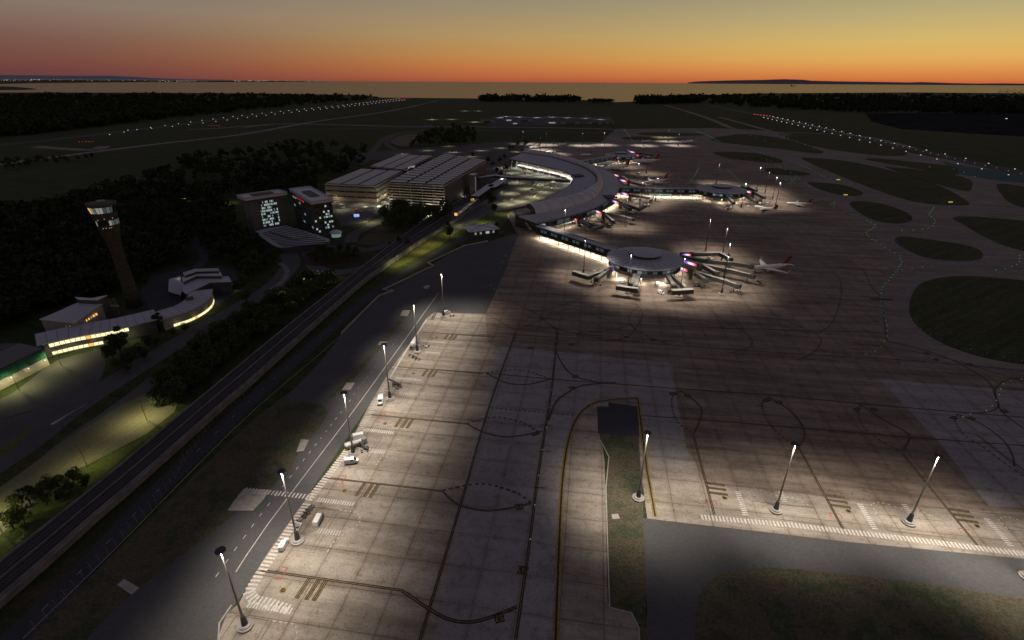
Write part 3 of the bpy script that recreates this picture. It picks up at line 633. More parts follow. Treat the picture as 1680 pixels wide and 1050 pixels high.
def mast(px, e=1.0, lab=None, group=None, col=(1, .90, .765), dirv=(0, 0, -1), ang=118, off=(0, -.5, 30.5), dim=False):
    x, y = G(*px)
    if first[0]: m = mast0; first[0] = False
    else: m = copy_tree(mast0)
    place(m, x, y, .05, random.random()); ROOT[m.name] = (0, 0, 0)
    if lab: m['label'] = lab
    if dim:
        for ch in m.children:
            if ch.name.startswith('pole'): ch.data = dim_pole
    if group: m['group'] = group
    if e: sp = spot('mast_lamp', m, (0, 0, 30.6), MASTPW*e, col, ang, .62, .4, dirv); mi = Matrix.Rotation(-m.rotation_euler.z, 3, 'Z'); sp.location = mi @ Vector(off); sp.rotation_euler = (mi @ Vector(dirv)).to_track_quat('-Z', 'Y').to_euler()
    return m
GA = 'light masts along the left apron edge'
rowL = []
for i, (px, e) in enumerate((((403, 1028), 1.0), ((489, 888), 1.0), ((580, 745), 1.0), ((640, 655), 1.0), ((685, 578), 1.0), ((728, 520), .9))):
    rowL.append(mast(px, e, 'tall apron light mast, %s from the bottom in the left apron row' % ORD[i], GA, dirv=(.1, 0, -1)))
for i, px in enumerate(((1047, 818), (1272, 838), (1490, 858), (1684, 948))):
    mast(px, 1.0 if i < 3 else .8, 'tall apron light mast, %s from the left along the near right apron edge' % ORD[i], 'light masts along the right apron edge', dirv=(0, .12, -1))
far_m = []
for px, e in (((957, 452), .28), ((1029, 481), .55), ((1114, 487), .6), ((1183, 483), .22), ((1187, 459), .22), ((1183, 430), .18), ((1157, 413), .35),
              ((925, 394), .4), ((1025, 372), .6), ((1050, 338), .5), ((1075, 330), .3), ((1045, 300), .5), ((1060, 285), .4),
              ((1216, 341), .7), ((1242, 309), .6), ((1255, 317), .6), ((1267, 328), .6), ((1272, 339), .5), ((1175, 301), .5), ((1028, 274), .5)):
    far_m.append(mast(px, e*.85, None, 'light masts around the piers', col=(1, .88, .73), ang=116, off=(0, 2.4, 30.2), dim=True))
number(far_m, 'slim floodlight mast between the piers, {} from the left around the terminal')
far_n = []
for px in ((858, 236), (886, 246), (896, 238), (955, 239), (991, 238), (1056, 239), (1096, 232), (1112, 239), (907, 253), (1088, 226)):
    far_n.append(mast(px, 2.4, None, 'light masts on the remote apron', col=(1, .93, .8), dim=True, off=(0, 2.4, 30.2)))
number(far_n, 'thin floodlight mast over the remote apron beyond the terminal, {} from the left')

# ------------------------------------------------------------------ street lamps
def make_street():
    r = thing('street_lamp', 'x', 'street lamp')
    MB().tube((0, 0, 0), (0, 0, 10), .13, 8, .08).build('pole', M['dark'], r, True)
    MB().tube((0, 0, 9.9), (1.8, 0, 10.3), .06, 6).build('arm', M['dark'], r, True)
    h = MB().box((2.1, 0, 10.3), (.9, .3, .14)).build('lamp_head', M['dark'], r, True)
    MB().box((2.1, 0, 10.22), (.6, .22, .03)).build('lamp', M['e_warm'], h, True); return r
st0 = make_street(); stf = [True]; streets = []
YG = (.92, .86, .38)
def street(px, e=1.0, col=YG, rz=0, g='road lamps beside the railway', on=True):
    x, y = G(*px); m = st0 if stf[0] else copy_tree(st0); stf[0] = False
    place(m, x, y, 0, rz); m['group'] = g
    if on: spot('street_light', m, (2.1, 0, 10.1), 4600*e, col, 160, .7, .15)
    streets.append(m); return m
A_ = rad(150)
for px, e in (((144, 767), 1.0), ((241, 690), 1.3), ((-25, 868), .6), ((4, 873), .5), ((101, 600), .8), ((32, 641), 1.2), ((504, 478), .1), ((530, 462), .12), ((470, 500), .08),
              ((760, 372), .3), ((795, 366), 1.1), ((832, 352), .4)): street(px, e, rz=A_)
for px, e in (((652, 436), .35), ((668, 428), .3), ((690, 412), .6), ((708, 401), .5), ((735, 384), .2)): street(px, e, rz=rad(-30))
for px, e in (((830, 336), 1.7), ((852, 331), 1.9), ((874, 324), 1.9), ((890, 316), 1.3), ((835, 318), 1.3), ((862, 310), 1.5), ((884, 303), 1.4), ((905, 308), 1.2), ((846, 300), 1.4), ((822, 303), .9),
              ((840, 284), 1.3), ((862, 288), 1.1), ((825, 276), .9), ((885, 290), 1.5), ((905, 297), 1.3)):
    street(px, e*2.1, (1, .93, .56), rz=rad(40), g='lamps on the terminal forecourt')
for px, e in (((700, 262), .8), ((742, 250), 1.0), ((788, 247), 1.0), ((820, 243), 1.0), ((847, 249), 1.0), ((660, 253), .5), ((772, 257), .8), ((700, 247), .7)):
    street(px, e*1.2, (1, .85, .6), rz=rad(0), g='lamps along the road behind the car parks')
for px, e in (((604, 366), 1.1), ((560, 345), .9), ((590, 336), 1.0), ((625, 340), 1.2), ((545, 331), .8)):
    street(px, e*1.1, (1, .82, .62), rz=rad(30), g='lamps in the car yard')
for px, e in (((301, 338), .35), ((370, 334), .2), ((210, 348), .3), ((332, 385), .0), ((735, 240), .6)):
    street(px, e, (1, .75, .3), rz=rad(80), g='lamps among the trees', on=e > 0)
number(streets, 'slim dark street lamp, {} from the left of the road and forecourt lamps')

# ------------------------------------------------------------------ the crescent terminal
def sweep(mb, A, B, za, zb, th):
    """slab between curve A (height za) and curve B (height zb)"""
    n = len(A); za = za if hasattr(za, '__len__') else [za]*n; zb = zb if hasattr(zb, '__len__') else [zb]*n
    v = [(*A[i], za[i]) for i in range(n)]+[(*B[i], zb[i]) for i in range(n)]+[(*A[i], za[i]-th) for i in range(n)]+[(*B[i], zb[i]-th) for i in range(n)]
    f = []
    for i in range(n-1): f += [(i, n+i, n+i+1, i+1), (2*n+i, 2*n+i+1, 3*n+i+1, 3*n+i), (i, i+1, 2*n+i+1, 2*n+i), (n+i, 3*n+i, 3*n+i+1, n+i+1)]
    f += [(0, 2*n, 3*n, n), (n-1, 2*n-1, 4*n-1, 3*n-1)]
    return mb.add(v, f)
def inset(curve, other, d):
    return [tuple(Vector(a)+(Vector(b)-Vector(a)).normalized()*d) for a, b in zip(curve, other)]
NS = 60
O_ = resample(smooth(GP([(882, 364), (922, 356), (977, 340), (1009, 319), (1017, 303), (1011, 289), (993, 277), (963, 266), (920, 257), (872, 249.5)], 15), 6), NS)
I_ = resample(smooth(GP([(818, 346), (849, 341), (885, 330), (912, 317), (933, 304), (939, 294), (936, 286), (922, 279), (882, 270), (835, 260)], 15), 6), NS)
R1 = resample(smooth(GP([(842, 343), (853, 341), (900, 331), (942, 321), (968, 309), (979, 299), (977, 288), (963, 277), (942, 268.5), (902, 257), (858, 250.5)], 18), 6), NS)
R2 = resample(smooth(GP([(851, 354.5), (865, 353), (912, 346), (963, 332.5), (983, 319), (990, 303), (985, 290), (972, 277), (950, 266.5), (910, 255.5), (868, 249)], 18), 6), NS)
ter = thing('terminal_building', 'long crescent-shaped grey terminal with a barrel vault running along its roof', 'terminal', (60, 700, 0))
mb = MB(); sweep(mb, I_, R1, 14.6, 18, 1.2); mb.build('inner_roof', M['roof'], ter)
mb = MB(); sweep(mb, R2, O_, 18, 14.2, 1.2); mb.build('outer_roof', M['roof'], ter)
# barrel vault
mb = MB(); K = 10; v = []; f = []
n0 = 2
for i in range(n0, NS):
    a, b = Vector(R1[i]), Vector(R2[i]); c = (a+b)/2; h = (a-b)/2
    for k in range(K+1):
        t = math.pi*k/K; q = c+h*.96*math.cos(t); v.append((q.x, q.y, 17.6+6.6*math.sin(t)))
m_ = NS-n0
for i in range(m_-1):
    for k in range(K): f.append((i*(K+1)+k, (i+1)*(K+1)+k, (i+1)*(K+1)+k+1, i*(K+1)+k+1))
mb.add(v, f); vault = mb.build('vault', mat('vault_roof', (.46, .44, .45), .6, var=.12, scale=.1), ter)
mb = MB(); mb.add([v[k] for k in range(K+1)], [tuple(range(K+1))]); mb.build('vault_end', M['wall_d'], ter)
mb = MB()
for i in range(n0+1, NS-1, 1):
    if i % 2: continue
    for k in range(K):
        p, q = Vector(v[(i-n0)*(K+1)+k]), Vector(v[(i-n0)*(K+1)+k+1]); d = Vector((0, 0, .06)); mb.tube(p+d, q+d, .14, 4)
mb.build('vault_ribs', M['seam'], vault)
# navy gutter along the landside of the vault, plus seams on the flat roofs
gut = MB(); gut.wall([tuple(Vector(a)+(Vector(c)-Vector(a)).normalized()*.9) for a, c in zip(R1, I_)], 1.9, 17.5, 18.6); gut.build('gutter', mat('navy_gutter', (.015, .018, .09), .5, var=0), ter)
mb = MB()
NR = 118; Ir = resample(I_, NR); R1r = resample(R1, NR); R2r = resample(R2, NR); Or = resample(O_, NR)
for i in range(1, NR-1):
    mb.beam(Ir[i], R1r[i], .16, 14.6, 14.68, 18.0, 18.08); mb.beam(R2r[i], Or[i], .16, 18, 18.08, 14.2, 14.28)
mb.build('roof_seams', M['seam'], ter)
mb = MB(); mb.wall(O_, .5, 12.7, 14.5); mb.build('outer_fascia', mat('dark_fascia', (.10, .10, .12), .6, var=0), ter)
mb = MB(); mb.wall([R2[0], R1[0]]+I_, .5, [16.6, 16.6]+[13.1]*NS, [18.2, 18.2]+[14.9]*NS); mb.build('inner_fascia', mat('dark_fascia2', (.12, .12, .14), .6, var=0), ter)
Ow = inset(O_, I_, 5); Iw = inset(I_, O_, 17)
mb = MB(); sweep(mb, Iw[1:], Ow[1:], 12.8, 12.8, .4); sweep(mb, Iw[1:], Ow[1:], 5.4, 5.4, .6); mb.build('floor_slab', M['wall'], ter)
mb = MB()
mb.wall(Iw[1:]+Ow[:0:-1], .35, [0]*(NS-1)+[5.4]*(NS-1), 12.4, True); mb.build('wall', M['wall_d'], ter)
mb = MB()
mb.wall(inset(Ow, I_, 4)[1:], .35, 0, 5.2)
mb.build('ground_floor_wall', M['wall_d'], ter)
Og = inset(O_, I_, 4.75); cnt = 0
for i in range(1, NS-1):
    p, q = Vector(Og[i]), Vector(Og[i+1])
    MB().beam(p.lerp(q, .08), p.lerp(q, .92), .12, 6.6, 11.6).build('window', M['e_teal'] if (i*7) % 5 in (1, 3) else M['glass'], ter)
Ig = inset(I_, O_, 16.7)
for i in range(2, NS-1):
    p, q = Vector(Ig[i]), Vector(Ig[i+1])
    if i % 3 == 0: MB().beam(p.lerp(q, .1), p.lerp(q, .9), .12, 1, 5).build('shopfront', M['e_cool'] if i % 2 else M['e_grey'], ter)
deck_o = inset(I_, O_, -1); deck_i = inset(I_, O_, 16)
mb = MB(); sweep(mb, deck_o[20:57], deck_i[20:57], 5.8, 5.8, .8); mb.build('drop_off_deck', M['wall'], ter)
mb = MB()
for i in range(22, NS, 2): mb.cyl(inset(I_, O_, 1.5)[i], .4, 0, 13.4, 10)
mb.each('canopy_column', M['wall'], ter)
mb = MB()
for i in range(2, NS, 3):
    c = inset(O_, I_, 2)[i]; mb.cyl(c, .4, 0, 12.9, 10)
mb.each('apron_column', M['wall_d'], ter)
for i in range(3, NS-8, 6):
    arealamp('undercroft_light', ter, inset(O_, I_, 3)[i], inset(O_, I_, 3)[i+5], 2, 5.2 if i > 5 else 5.2, 22)
for i in range(30, NS-4, 4):
    arealamp('canopy_light', ter, inset(I_, O_, 5)[i], inset(I_, O_, 5)[i+3], 3, 12.6, 34, (1, .95, .82))
    arealamp('deck_light', ter, inset(I_, O_, 1)[i], inset(I_, O_, 1)[i+3], 2, 4.9, 26, (1, .95, .75))
for i in range(6, 30, 4): arealamp('canopy_light', ter, inset(I_, O_, 3)[i], inset(I_, O_, 3)[i+3], 2, 12.6, 8, (1, .95, .6))
for pxy in ((948, 288), (1000, 322)):
    c = G(*pxy, 17); MB().box((c[0], c[1], 17.4 if pxy[0] < 960 else 16.6), (14, 16, 1.2), .3).build('roof_plant', M['wall_d'], ter)
# blue-lit corner window and a small white post given its own glow
c = Ow[1]; MB().box((O_[1][0]-3, O_[1][1]+1, 9), (5, 2, 3.4), .6).build('lit_corner_part', M['e_cool2'], ter)
MB().box((I_[1][0]+4, I_[1][1]-1, 8), (.8, .8, 3), .3).build('lit_corner_part', M['e_grey'], ter)

# ------------------------------------------------------------------ piers
def rotunda(c, label, R=31, lit=1.0):
    t = thing('pier_rotunda', label, 'rotunda', (c[0], c[1], 0), 'round pier heads')
    rf = MB().lathe((0, 0, 0), [(R-.6, 12.2), (R, 12.4), (R, 13.1), (R-.5, 13.3), (12, 15.2), (12, 15.2)], 64).build('roof', M['roof'], t, True)
    m = MB()
    for k in range(28):
        a = 2*math.pi*k/28+.05; m.beam((12*math.cos(a), 12*math.sin(a)), ((R-.6)*math.cos(a), (R-.6)*math.sin(a)), .22, 15.2, 15.3, 13.3, 13.4)
    m.build('roof_seams', M['seam'], rf, True)
    cp = MB().lathe((0, 0, 0), [(12.9, 17.2), (12.9, 17.6), (.3, 18.5)], 40).build('roof_cap', M['roof'], t, True); MB().lathe((0, 0, 0), [(12.2, 14.9), (12.2, 17.2)], 40).build('cap_wall', M['dark'], cp, True)  # dark wall colour stands in for the shadow under the cap
    MB().lathe((0, 0, 0), [(R-.4, 11.6), (R-.1, 11.7), (R-.1, 12.4), (R-.5, 12.5)], 64).build('fascia', M['dark'], t, True)
    MB().lathe((0, 0, 0), [(R-3, 5.2), (R-2.4, 5.4), (R-2.4, 8), (R-3.2, 8), (R-3.2, 12.1)], 64).build('wall', M['wall_d'], t, True)
    MB().lathe((0, 0, 0), [(R-1.8, 7.0), (R-1.5, 7.1), (R-1.5, 7.9), (R-1.8, 8)], 64).build('walkway', M['wall_d'], t, True)
    random.seed(int(c[0]))
    nw = 44
    for k in range(nw):
        a0 = 2*math.pi*(k+.08)/nw; a1 = 2*math.pi*(k+.92)/nw; r = R-2.9
        mm = M['e_teal'] if random.random() < .35 else (M['e_cool'] if random.random() < .35 else M['glass'])
        MB().beam((r*math.cos(a0), r*math.sin(a0)), (r*math.cos(a1), r*math.sin(a1)), .12, 8.4, 11.5).build('window', mm, t, True)
    MB().lathe((0, 0, 0), [(13, 0), (13, 5.2)], 32).build('core', M['wall_d'], t, True)
    for k in range(16):
        a = 2*math.pi*k/16+.1; MB().cyl(((R-2.5)*math.cos(a), (R-2.5)*math.sin(a)), .45, 0, 5.3, 10).build('column', M['wall'], t, True)
    for k in range(10):
        a = 2*math.pi*k/10; q = ((R-3)*math.cos(a), (R-3)*math.sin(a))
        l = arealamp('undercroft_light', t, (q[0]-3, q[1]), (q[0]+3, q[1]), 4, 5.0, 50*lit); l.location = (q[0], q[1], 5.0)
    return t
R1c = (110, 405); R2c = (287, 711); R3c = (217, 1070)
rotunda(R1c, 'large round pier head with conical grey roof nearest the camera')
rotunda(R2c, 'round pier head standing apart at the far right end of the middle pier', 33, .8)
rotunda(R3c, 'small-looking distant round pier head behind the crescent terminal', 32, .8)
def pier(p, q, label, wd=9, strips=True, e=30):
    t = thing('pier_walkway', label, 'walkway', (*p, 0), 'elevated pier walkways'); a, b = Vector(p), Vector(q); d = (b-a).normalized(); n = Vector((-d.y, d.x)); ln = (b-a).length
    MB().beam(p, q, wd, 12.2, 12.9).build('roof', M['roof'], t)
    MB().beam(a+n*wd*.32, b+n*wd*.32, wd*.3, 12.92, 13.3).build('roof_canopy', M['bridge_roof'], t)
    MB().beam(p, q, wd-1, 6.2, 12.2).build('wall', M['dark'], t); MB().beam(p, q, wd, 5.4, 6.2).build('floor_slab', M['wall_d'], t)
    MB().beam(a-n*(wd*.5+1.4), b-n*(wd*.5+1.4), 2.2, 5.6, 5.9).build('side_gangway', M['wall_d'], t)
    k = 6
    while k < ln:
        c = a+d*k
        for s in (-1, 1): MB().cyl(c+n*s*(wd/2-.8), .4, 0, 5.4, 10).build('column', M['wall_d'], t)
        k += 14
    k = 3
    while k < ln-4:
        c = a+d*k-n*(wd/2-.42); MB().beam(c, c+d*3.4, .12, 8, 10.6).build('window', M['e_teal'] if int(k) % 3 else M['glass'], t); k += 5
    MB().beam(a-n*(wd*.5+6), b-n*(wd*.5+6), .22, .95, 1.2).build('guard_rail', M['dark'], t)
    gp = MB(); gk = 0
    while gk < ln: gp.box((*(a-n*(wd*.5+6)+d*gk), .5), (.15, .15, 1)); gk += 9
    gp.each('guard_post', M['dark'], t)
    k = 2
    while k < ln-8:
        arealamp('undercroft_light', t, a+d*k, a+d*(k+8), wd-1, 5.2, e*1.15); k += 11
    return t
def toward(c, p, r): 
    v = Vector(p)-Vector(c); v.normalize(); return tuple(Vector(c)+v*r)
P1a = G(884, 371, 12); P2a = G(1012, 307.5, 12); P3a = G(955, 264, 12)
pier(P1a, toward(R1c, P1a, 27), 'elevated walkway from the near tip of the terminal to the nearest pier head')
pier(P2a, toward(R2c, P2a, 29), 'elevated walkway from the middle of the terminal to the far right pier head', 9, e=34)
pier(P3a, toward(R3c, P3a, 28), 'distant elevated walkway behind the crescent roof to the farthest pier head', 9, e=40)
def stair(p, q, label, z0=6.5):
    t = thing('apron_staircase', label, 'staircase', (*p, 0), 'covered stairs down from the walkways')
    MB().beam(p, q, 2.2, z0-1, z0-.7, 0, .3).build('steps', M['dark'], t)
    MB().beam(p, q, 2.6, z0+2, z0+2.3, 2.6, 2.9).build('roof', M['bridge_roof'], t)
    a, b = Vector(p), Vector(q); n = Vector((-(b-a).y, (b-a).x)).normalized()*1.2
    for s in (-1, 1): MB().beam(a+n*s, b+n*s, .1, z0-.7, z0+2, .3, 2.6).build('side_panel', M['bridge'], t)
for a, b, l in (((902, 382, 6), (915, 390), 'dark covered stair nearest the terminal tip below the near walkway'), ((960, 396, 6), (976, 410), 'dark covered stair midway along the near walkway'), ((862, 369, 6), (871, 381), 'dark covered stair under the landside tip of the terminal'),
                ((1045, 309, 6), (1062, 318), 'covered stair near the terminal end of the middle walkway'), ((1108, 309, 6), (1120, 319), 'covered stair near the rotunda end of the middle walkway')):
    stair(G(*a), G(*b), l)
# dark green trailer-like block beside the middle walkway
t = thing('baggage_shelter', 'long dark green shelter parked beside the middle pier walkway', 'shelter', (*G(1082, 321), 0)); a, b = G(1064, 320), G(1099, 321)
MB().beam(a, b, 5, .3, 4.5).build('wall', mat('deep_green', (.02, .06, .045), .6, var=.2), t); MB().beam(a, b, 5.6, 4.5, 4.9).build('roof', M['dark'], t)
# covered baggage halls along the apron side of the crescent
for p, q, l in (((940, 361), (975, 348), 'low pale-roofed baggage hall nearest the terminal tip'), ((982, 345), (1014, 327), 'low pale-roofed baggage hall at the middle of the crescent')):
    t = thing('baggage_hall', l, 'baggage hall', (*G(*p, 5.5), 0), 'low halls along the apron side of the terminal'); a, b = Vector(G(*p, 5.5)), Vector(G(*q, 5.5)); d = (b-a).normalized(); n = Vector((-d.y, d.x))
    MB().beam(a, b, 10, 5.2, 5.9).build('roof', M['bridge_roof'], t)
    for k in range(int((b-a).length/9)+1):
        for s in (-1, 1): MB().box((*(a+d*k*9+n*s*4.5), 2.6), (.5, .5, 5.2)).build('column', M['wall'], t)
    arealamp('hall_light', t, a+d*2, b-d*2, 6, 5.0, 26)

# ------------------------------------------------------------------ jet bridges
jb = []
def jet(px_link, arms, heads=(), g='jet bridges', led_on=True, z=5.0, lab=None):
    """fixed link with an LED wall, then telescopic arms; all points are photo pixels at z"""
    t = thing('jet_bridge', lab or 'x', 'jet bridge', (*G(*px_link[0], z), 0), g)
    a, b = G(*px_link[0], z), G(*px_link[1], z)
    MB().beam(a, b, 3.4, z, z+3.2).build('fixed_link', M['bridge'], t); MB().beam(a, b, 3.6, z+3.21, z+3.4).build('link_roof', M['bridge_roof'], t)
    va, vb = Vector(a), Vector(b); d = (vb-va).normalized(); n = Vector((d.y, -d.x)); n = n if n.y < 0 else -n
    if led_on:
        lm = MB(); m_ = va.lerp(vb, .2)+n*1.8; e_ = va.lerp(vb, .95)+n*1.8
        L_ = (e_-m_).length; lm.box((0, 0, 0), (L_, .12, 2.1)); o = lm.build('led_panel', M['led'], t, True)
        c = (m_+e_)/2; rt = ROOT[t.name]; o.location = (c.x-rt[0], c.y-rt[1], z+1.7); o.rotation_euler = (0, 0, math.atan2((e_-m_).y, (e_-m_).x)+(math.pi if e_.x < m_.x else 0))
    MB().cyl(b, 2.3, 0, z+3.6, 16).build('rotunda', M['bridge'], t)
    for arm in arms:
        P = [G(*p, z) for p in arm]
        for i, (p, q) in enumerate(zip(P, P[1:])):
            vp, vq = Vector(p), Vector(q); mid = vp.lerp(vq, .5)
            z1 = z-.6 if i == len(P)-2 else z
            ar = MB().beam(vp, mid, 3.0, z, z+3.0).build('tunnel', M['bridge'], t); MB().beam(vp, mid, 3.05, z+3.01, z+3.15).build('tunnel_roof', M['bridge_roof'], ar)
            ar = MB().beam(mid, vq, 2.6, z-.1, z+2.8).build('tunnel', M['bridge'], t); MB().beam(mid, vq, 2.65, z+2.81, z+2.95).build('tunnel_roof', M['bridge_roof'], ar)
        e = Vector(P[-1]); p = Vector(P[-2]); dd = (e-p).normalized(); leg = p.lerp(e, .8); nn = Vector((-dd.y, dd.x))
        for s in (-1, 1): lg = MB().box((*(leg+nn*s*1.3), z/2), (.5, .5, z)).build('drive_column', M['steel'], t); MB().cyl(leg+nn*s*1.8, .6, .05, 1.1, 10).build('wheel', M['rubber'], lg)
        MB().box((*e, z+1.3), (3.6, 4.2, 3.4), math.atan2(dd.y, dd.x)).build('cab', M['bridge'], t)
    for p, q in heads:
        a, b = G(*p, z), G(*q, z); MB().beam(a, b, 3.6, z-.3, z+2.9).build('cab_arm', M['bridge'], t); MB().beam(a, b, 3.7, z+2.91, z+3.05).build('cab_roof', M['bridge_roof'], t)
    jb.append(t); return t
GJ1 = 'jet bridges around the nearest pier head'
jet([(1020, 434), (1000, 446)], [[(1000, 446), (966, 457)], [(996, 448), (979, 461)]], [((966, 458), (940, 450))], GJ1, lab='jet bridge bending left from the left side of the nearest pier head')
jet([(1049, 441), (1046, 452)], [[(1043, 452), (1036, 470)], [(1048, 452), (1042, 474)]], [((1011, 474), (1046, 479))], GJ1, led_on=False, lab='jet bridge straight in front of the nearest pier head with a crosswise cab')
jet([(1085, 442), (1096, 455)], [[(1094, 455), (1105, 473)], [(1101, 455), (1126, 477)]], [((1101, 482), (1136, 480))], GJ1, lab='jet bridge with wide crosswise cab right of the front pole of the nearest pier head')
jet([(1109, 439), (1132, 448)], [[(1140, 450), (1175, 461), (1210, 472)], [(1140, 452), (1157, 463)]], (), GJ1, lab='lower long jet bridge reaching right from the nearest pier head')
jet([(1120, 430), (1147, 439)], [[(1150, 438), (1195, 447), (1234, 456)], [(1154, 440), (1174, 451)]], (), GJ1, lab='upper long jet bridge reaching right from the nearest pier head')
jet([(1115, 420), (1135, 421)], [[(1138, 420), (1180, 419), (1197, 428)]], (), GJ1, lab='jet bridge with a drooping end at the back right of the nearest pier head')
jet([(1117, 425), (1160, 432)], [[(1160, 432), (1200, 435), (1233, 440)]], (), GJ1, led_on=False, lab='pale jet bridge joined to the lavender airliner by the nearest pier head')
GJ2 = 'jet bridges along the crescent terminal'
jet([(935, 358), (950, 364)], [[(952, 365), (968, 374)], [(952, 364), (979, 374)]], [((973, 378), (990, 373))], GJ2, lab='jet bridge nearest the near walkway on the crescent')
jet([(974, 346), (990, 353)], [[(992, 354), (1006, 366)], [(994, 353), (1016, 357), (1037, 362)]], (), GJ2, lab='jet bridge with one long pale arm, second along the crescent')
jet([(1003, 330), (1018, 336)], [[(1019, 337), (1033, 345)], [(1024, 338), (1048, 345)]], [((1047, 346), (1058, 340))], GJ2, lab='jet bridge third along the crescent from the near tip')
jet([(1018, 317), (1034, 323)], [[(1036, 323), (1068, 327)]], [((1067, 331), (1071, 324))], GJ2, lab='jet bridge just below the middle walkway')
jet([(1015, 296), (1031, 300)], [[(1031, 300), (1056, 306)]], (), GJ2, lab='jet bridge just above the middle walkway')
jet([(1003, 287), (1018, 291)], [[(1019, 291), (1031, 299)]], (), GJ2, lab='jet bridge second above the middle walkway')
jet([(985, 278), (998, 282)], [[(999, 282), (1010, 287)]], (), GJ2, lab='highest visible jet bridge on the crescent')
GJ3 = 'jet bridges at the far right pier head'
jet([(1184, 317), (1192, 324)], [[(1192, 324), (1203, 335)]], (), GJ3, led_on=False, lab='dark jet bridge in front of the far right pier head')
jet([(1208, 319), (1220, 323)], [[(1222, 323), (1240, 333)]], (), GJ3, lab='jet bridge right of centre at the far right pier head')
jet([(1221, 315), (1235, 318)], [[(1237, 318), (1253, 326)]], (), GJ3, lab='rightmost jet bridge at the far right pier head')
jet([(1214, 309), (1228, 310)], [[(1228, 310), (1240, 315)]], (), GJ3, led_on=False, lab='rear jet bridge at the far right pier head')
jet([(1036, 254), (1050, 257)], [[(1050, 257), (1074, 262)]], (), 'jet bridges at the farthest pier head', lab='jet bridge on the right of the farthest pier head')
jet([(1030, 249), (1044, 252)], [[(1044, 252), (1070, 256)]], (), 'jet bridges at the farthest pier head', lab='upper jet bridge on the right of the farthest pier head')

# ------------------------------------------------------------------ airliners
def make_plane():
    r = thing('airliner', 'x', 'airliner')
    L_ = 37
    prof = [(.05, 0), (.7, .5), (1.25, 1.6), (1.7, 3.2), (1.95, 5.5), (1.95, 25), (1.75, 29), (1.2, 33), (.5, 36.4), (.1, 37)]
    fu = MB().lathe((0, 0, 3.6), prof, 20, 'x'); 
    fu.v = [(x, y, z+(max(x-25, 0)*.09)) for x, y, z in fu.v]
    body = fu.build('fuselage', M['vwhite'], r, True, True)
    m = MB()
    for k in range(34):
        for s in (-1, 1): m.box((6.5+k*.72, s*1.93, 4.0), (.28, .06, .36))
    m.build('window_row', M['glass'], body, True)
    MB().add([(1.35, -.95, 4.15), (1.35, .95, 4.15), (2.5, 1.25, 4.75), (2.5, -1.25, 4.75)], [(0, 1, 2, 3)]).build('cockpit_window', M['glass'], body, True)
    for s in (-1, 1):
        w_ = MB().add([(12, s*1.6, 2.6), (19.5, s*1.6, 2.6), (22.5, s*17.5, 4.0), (20.8, s*17.5, 4.0), (12, s*1.6, 3.1), (19.5, s*1.6, 2.95), (22.5, s*17.5, 4.15), (20.8, s*17.5, 4.15)], [(0, 3, 2, 1), (4, 5, 6, 7), (0, 1, 5, 4), (1, 2, 6, 5), (2, 3, 7, 6), (3, 0, 4, 7)]).build('wing', M['vwhite'], r, True)
        MB().add([(21, s*17.5, 4.0), (22.6, s*17.5, 4.0), (24, s*17.9, 6.2), (23.2, s*17.9, 6.2)], [(0, 1, 2, 3)]).build('winglet', M['vwhite'], w_, True)
        e = MB().lathe((11.5, s*5.6, 2.0), [(.7, 0), (1.05, .3), (1.1, 2), (.75, 4), (.45, 4.6)], 16, 'x').build('engine', M['vgrey'], r, True, True)
        MB().add([(33, s*.6, 5.0), (36, s*.6, 5.0), (37.6, s*6.2, 5.5), (36.2, s*6.2, 5.5), (33, s*.6, 5.2), (36, s*.6, 5.2), (37.6, s*6.2, 5.6), (36.2, s*6.2, 5.6)], [(0, 3, 2, 1), (4, 5, 6, 7), (0, 1, 5, 4), (1, 2, 6, 5), (2, 3, 7, 6), (3, 0, 4, 7)]).build('tailplane', M['vwhite'], r, True)
    MB().add([(29.5, -.2, 5.4), (36, -.2, 5.4), (38.6, -.12, 12.4), (36.4, -.12, 12.4), (29.5, .2, 5.4), (36, .2, 5.4), (38.6, .12, 12.4), (36.4, .12, 12.4)], [(0, 1, 2, 3), (7, 6, 5, 4), (0, 4, 5, 1), (1, 5, 6, 2), (2, 6, 7, 3), (3, 7, 4, 0)]).build('tail_fin', M['vred'], r, True)
    for x, ys in ((5, (0,)), (18.5, (-3, 3))):
        for y in ys: MB().tube((x, y, 2.2), (x, y, .6), .12, 6).tube((x, y-.35, .5), (x, y+.35, .5), .5, 12).build('landing_gear', M['dark'], r, True)
    return r
pl0 = make_plane(); plf = [True]
def plane(nose, tail, label, red=True, sc_=None):
    a, b = Vector(G(*nose, 3)), Vector(G(*tail, 3)); ln = (b-a).length; ang = math.atan2((b-a).y, (b-a).x)
    o = pl0 if plf[0] else copy_tree(pl0); plf[0] = False
    place(o, a.x, a.y, .05, ang, sc_ or max(.8, min(1.5, ln/37))); o['label'] = label; o['group'] = 'airliners on the apron'; return o
plane((1231, 441), (1298, 436), 'dim lavender-white airliner with red tail docked right of the nearest pier head', sc_=1.0)
plane((1238, 338), (1272, 345), 'white airliner with bright orange-red tail parked below the far right pier head')
plane((1290, 333), (1314, 334), 'small white jet parked alone at the right end of the lit apron')
plane((1036, 266), (1102, 265), 'long white airliner with red tail right of the farthest pier head')
plane((990, 278), (1046, 274), 'white airliner with red tail between the crescent and the farthest pier head')
plane((978, 272), (1010, 268), 'airliner with red tail tucked close behind the crescent roof')
plane((1058, 301), (1094, 297), 'white airliner parked just above the middle walkway')
plane((868, 242), (887, 240), 'airliner with glowing red tail on the remote apron, left end')
plane((914, 237), (928, 236), 'airliner with red tail second from the left on the remote apron')
plane((1052, 232), (1067, 231), 'airliner with red tail left of the brightest remote light pool')
plane((1122, 234), (1138, 232), 'airliner with red tail right of the brightest remote light pool')
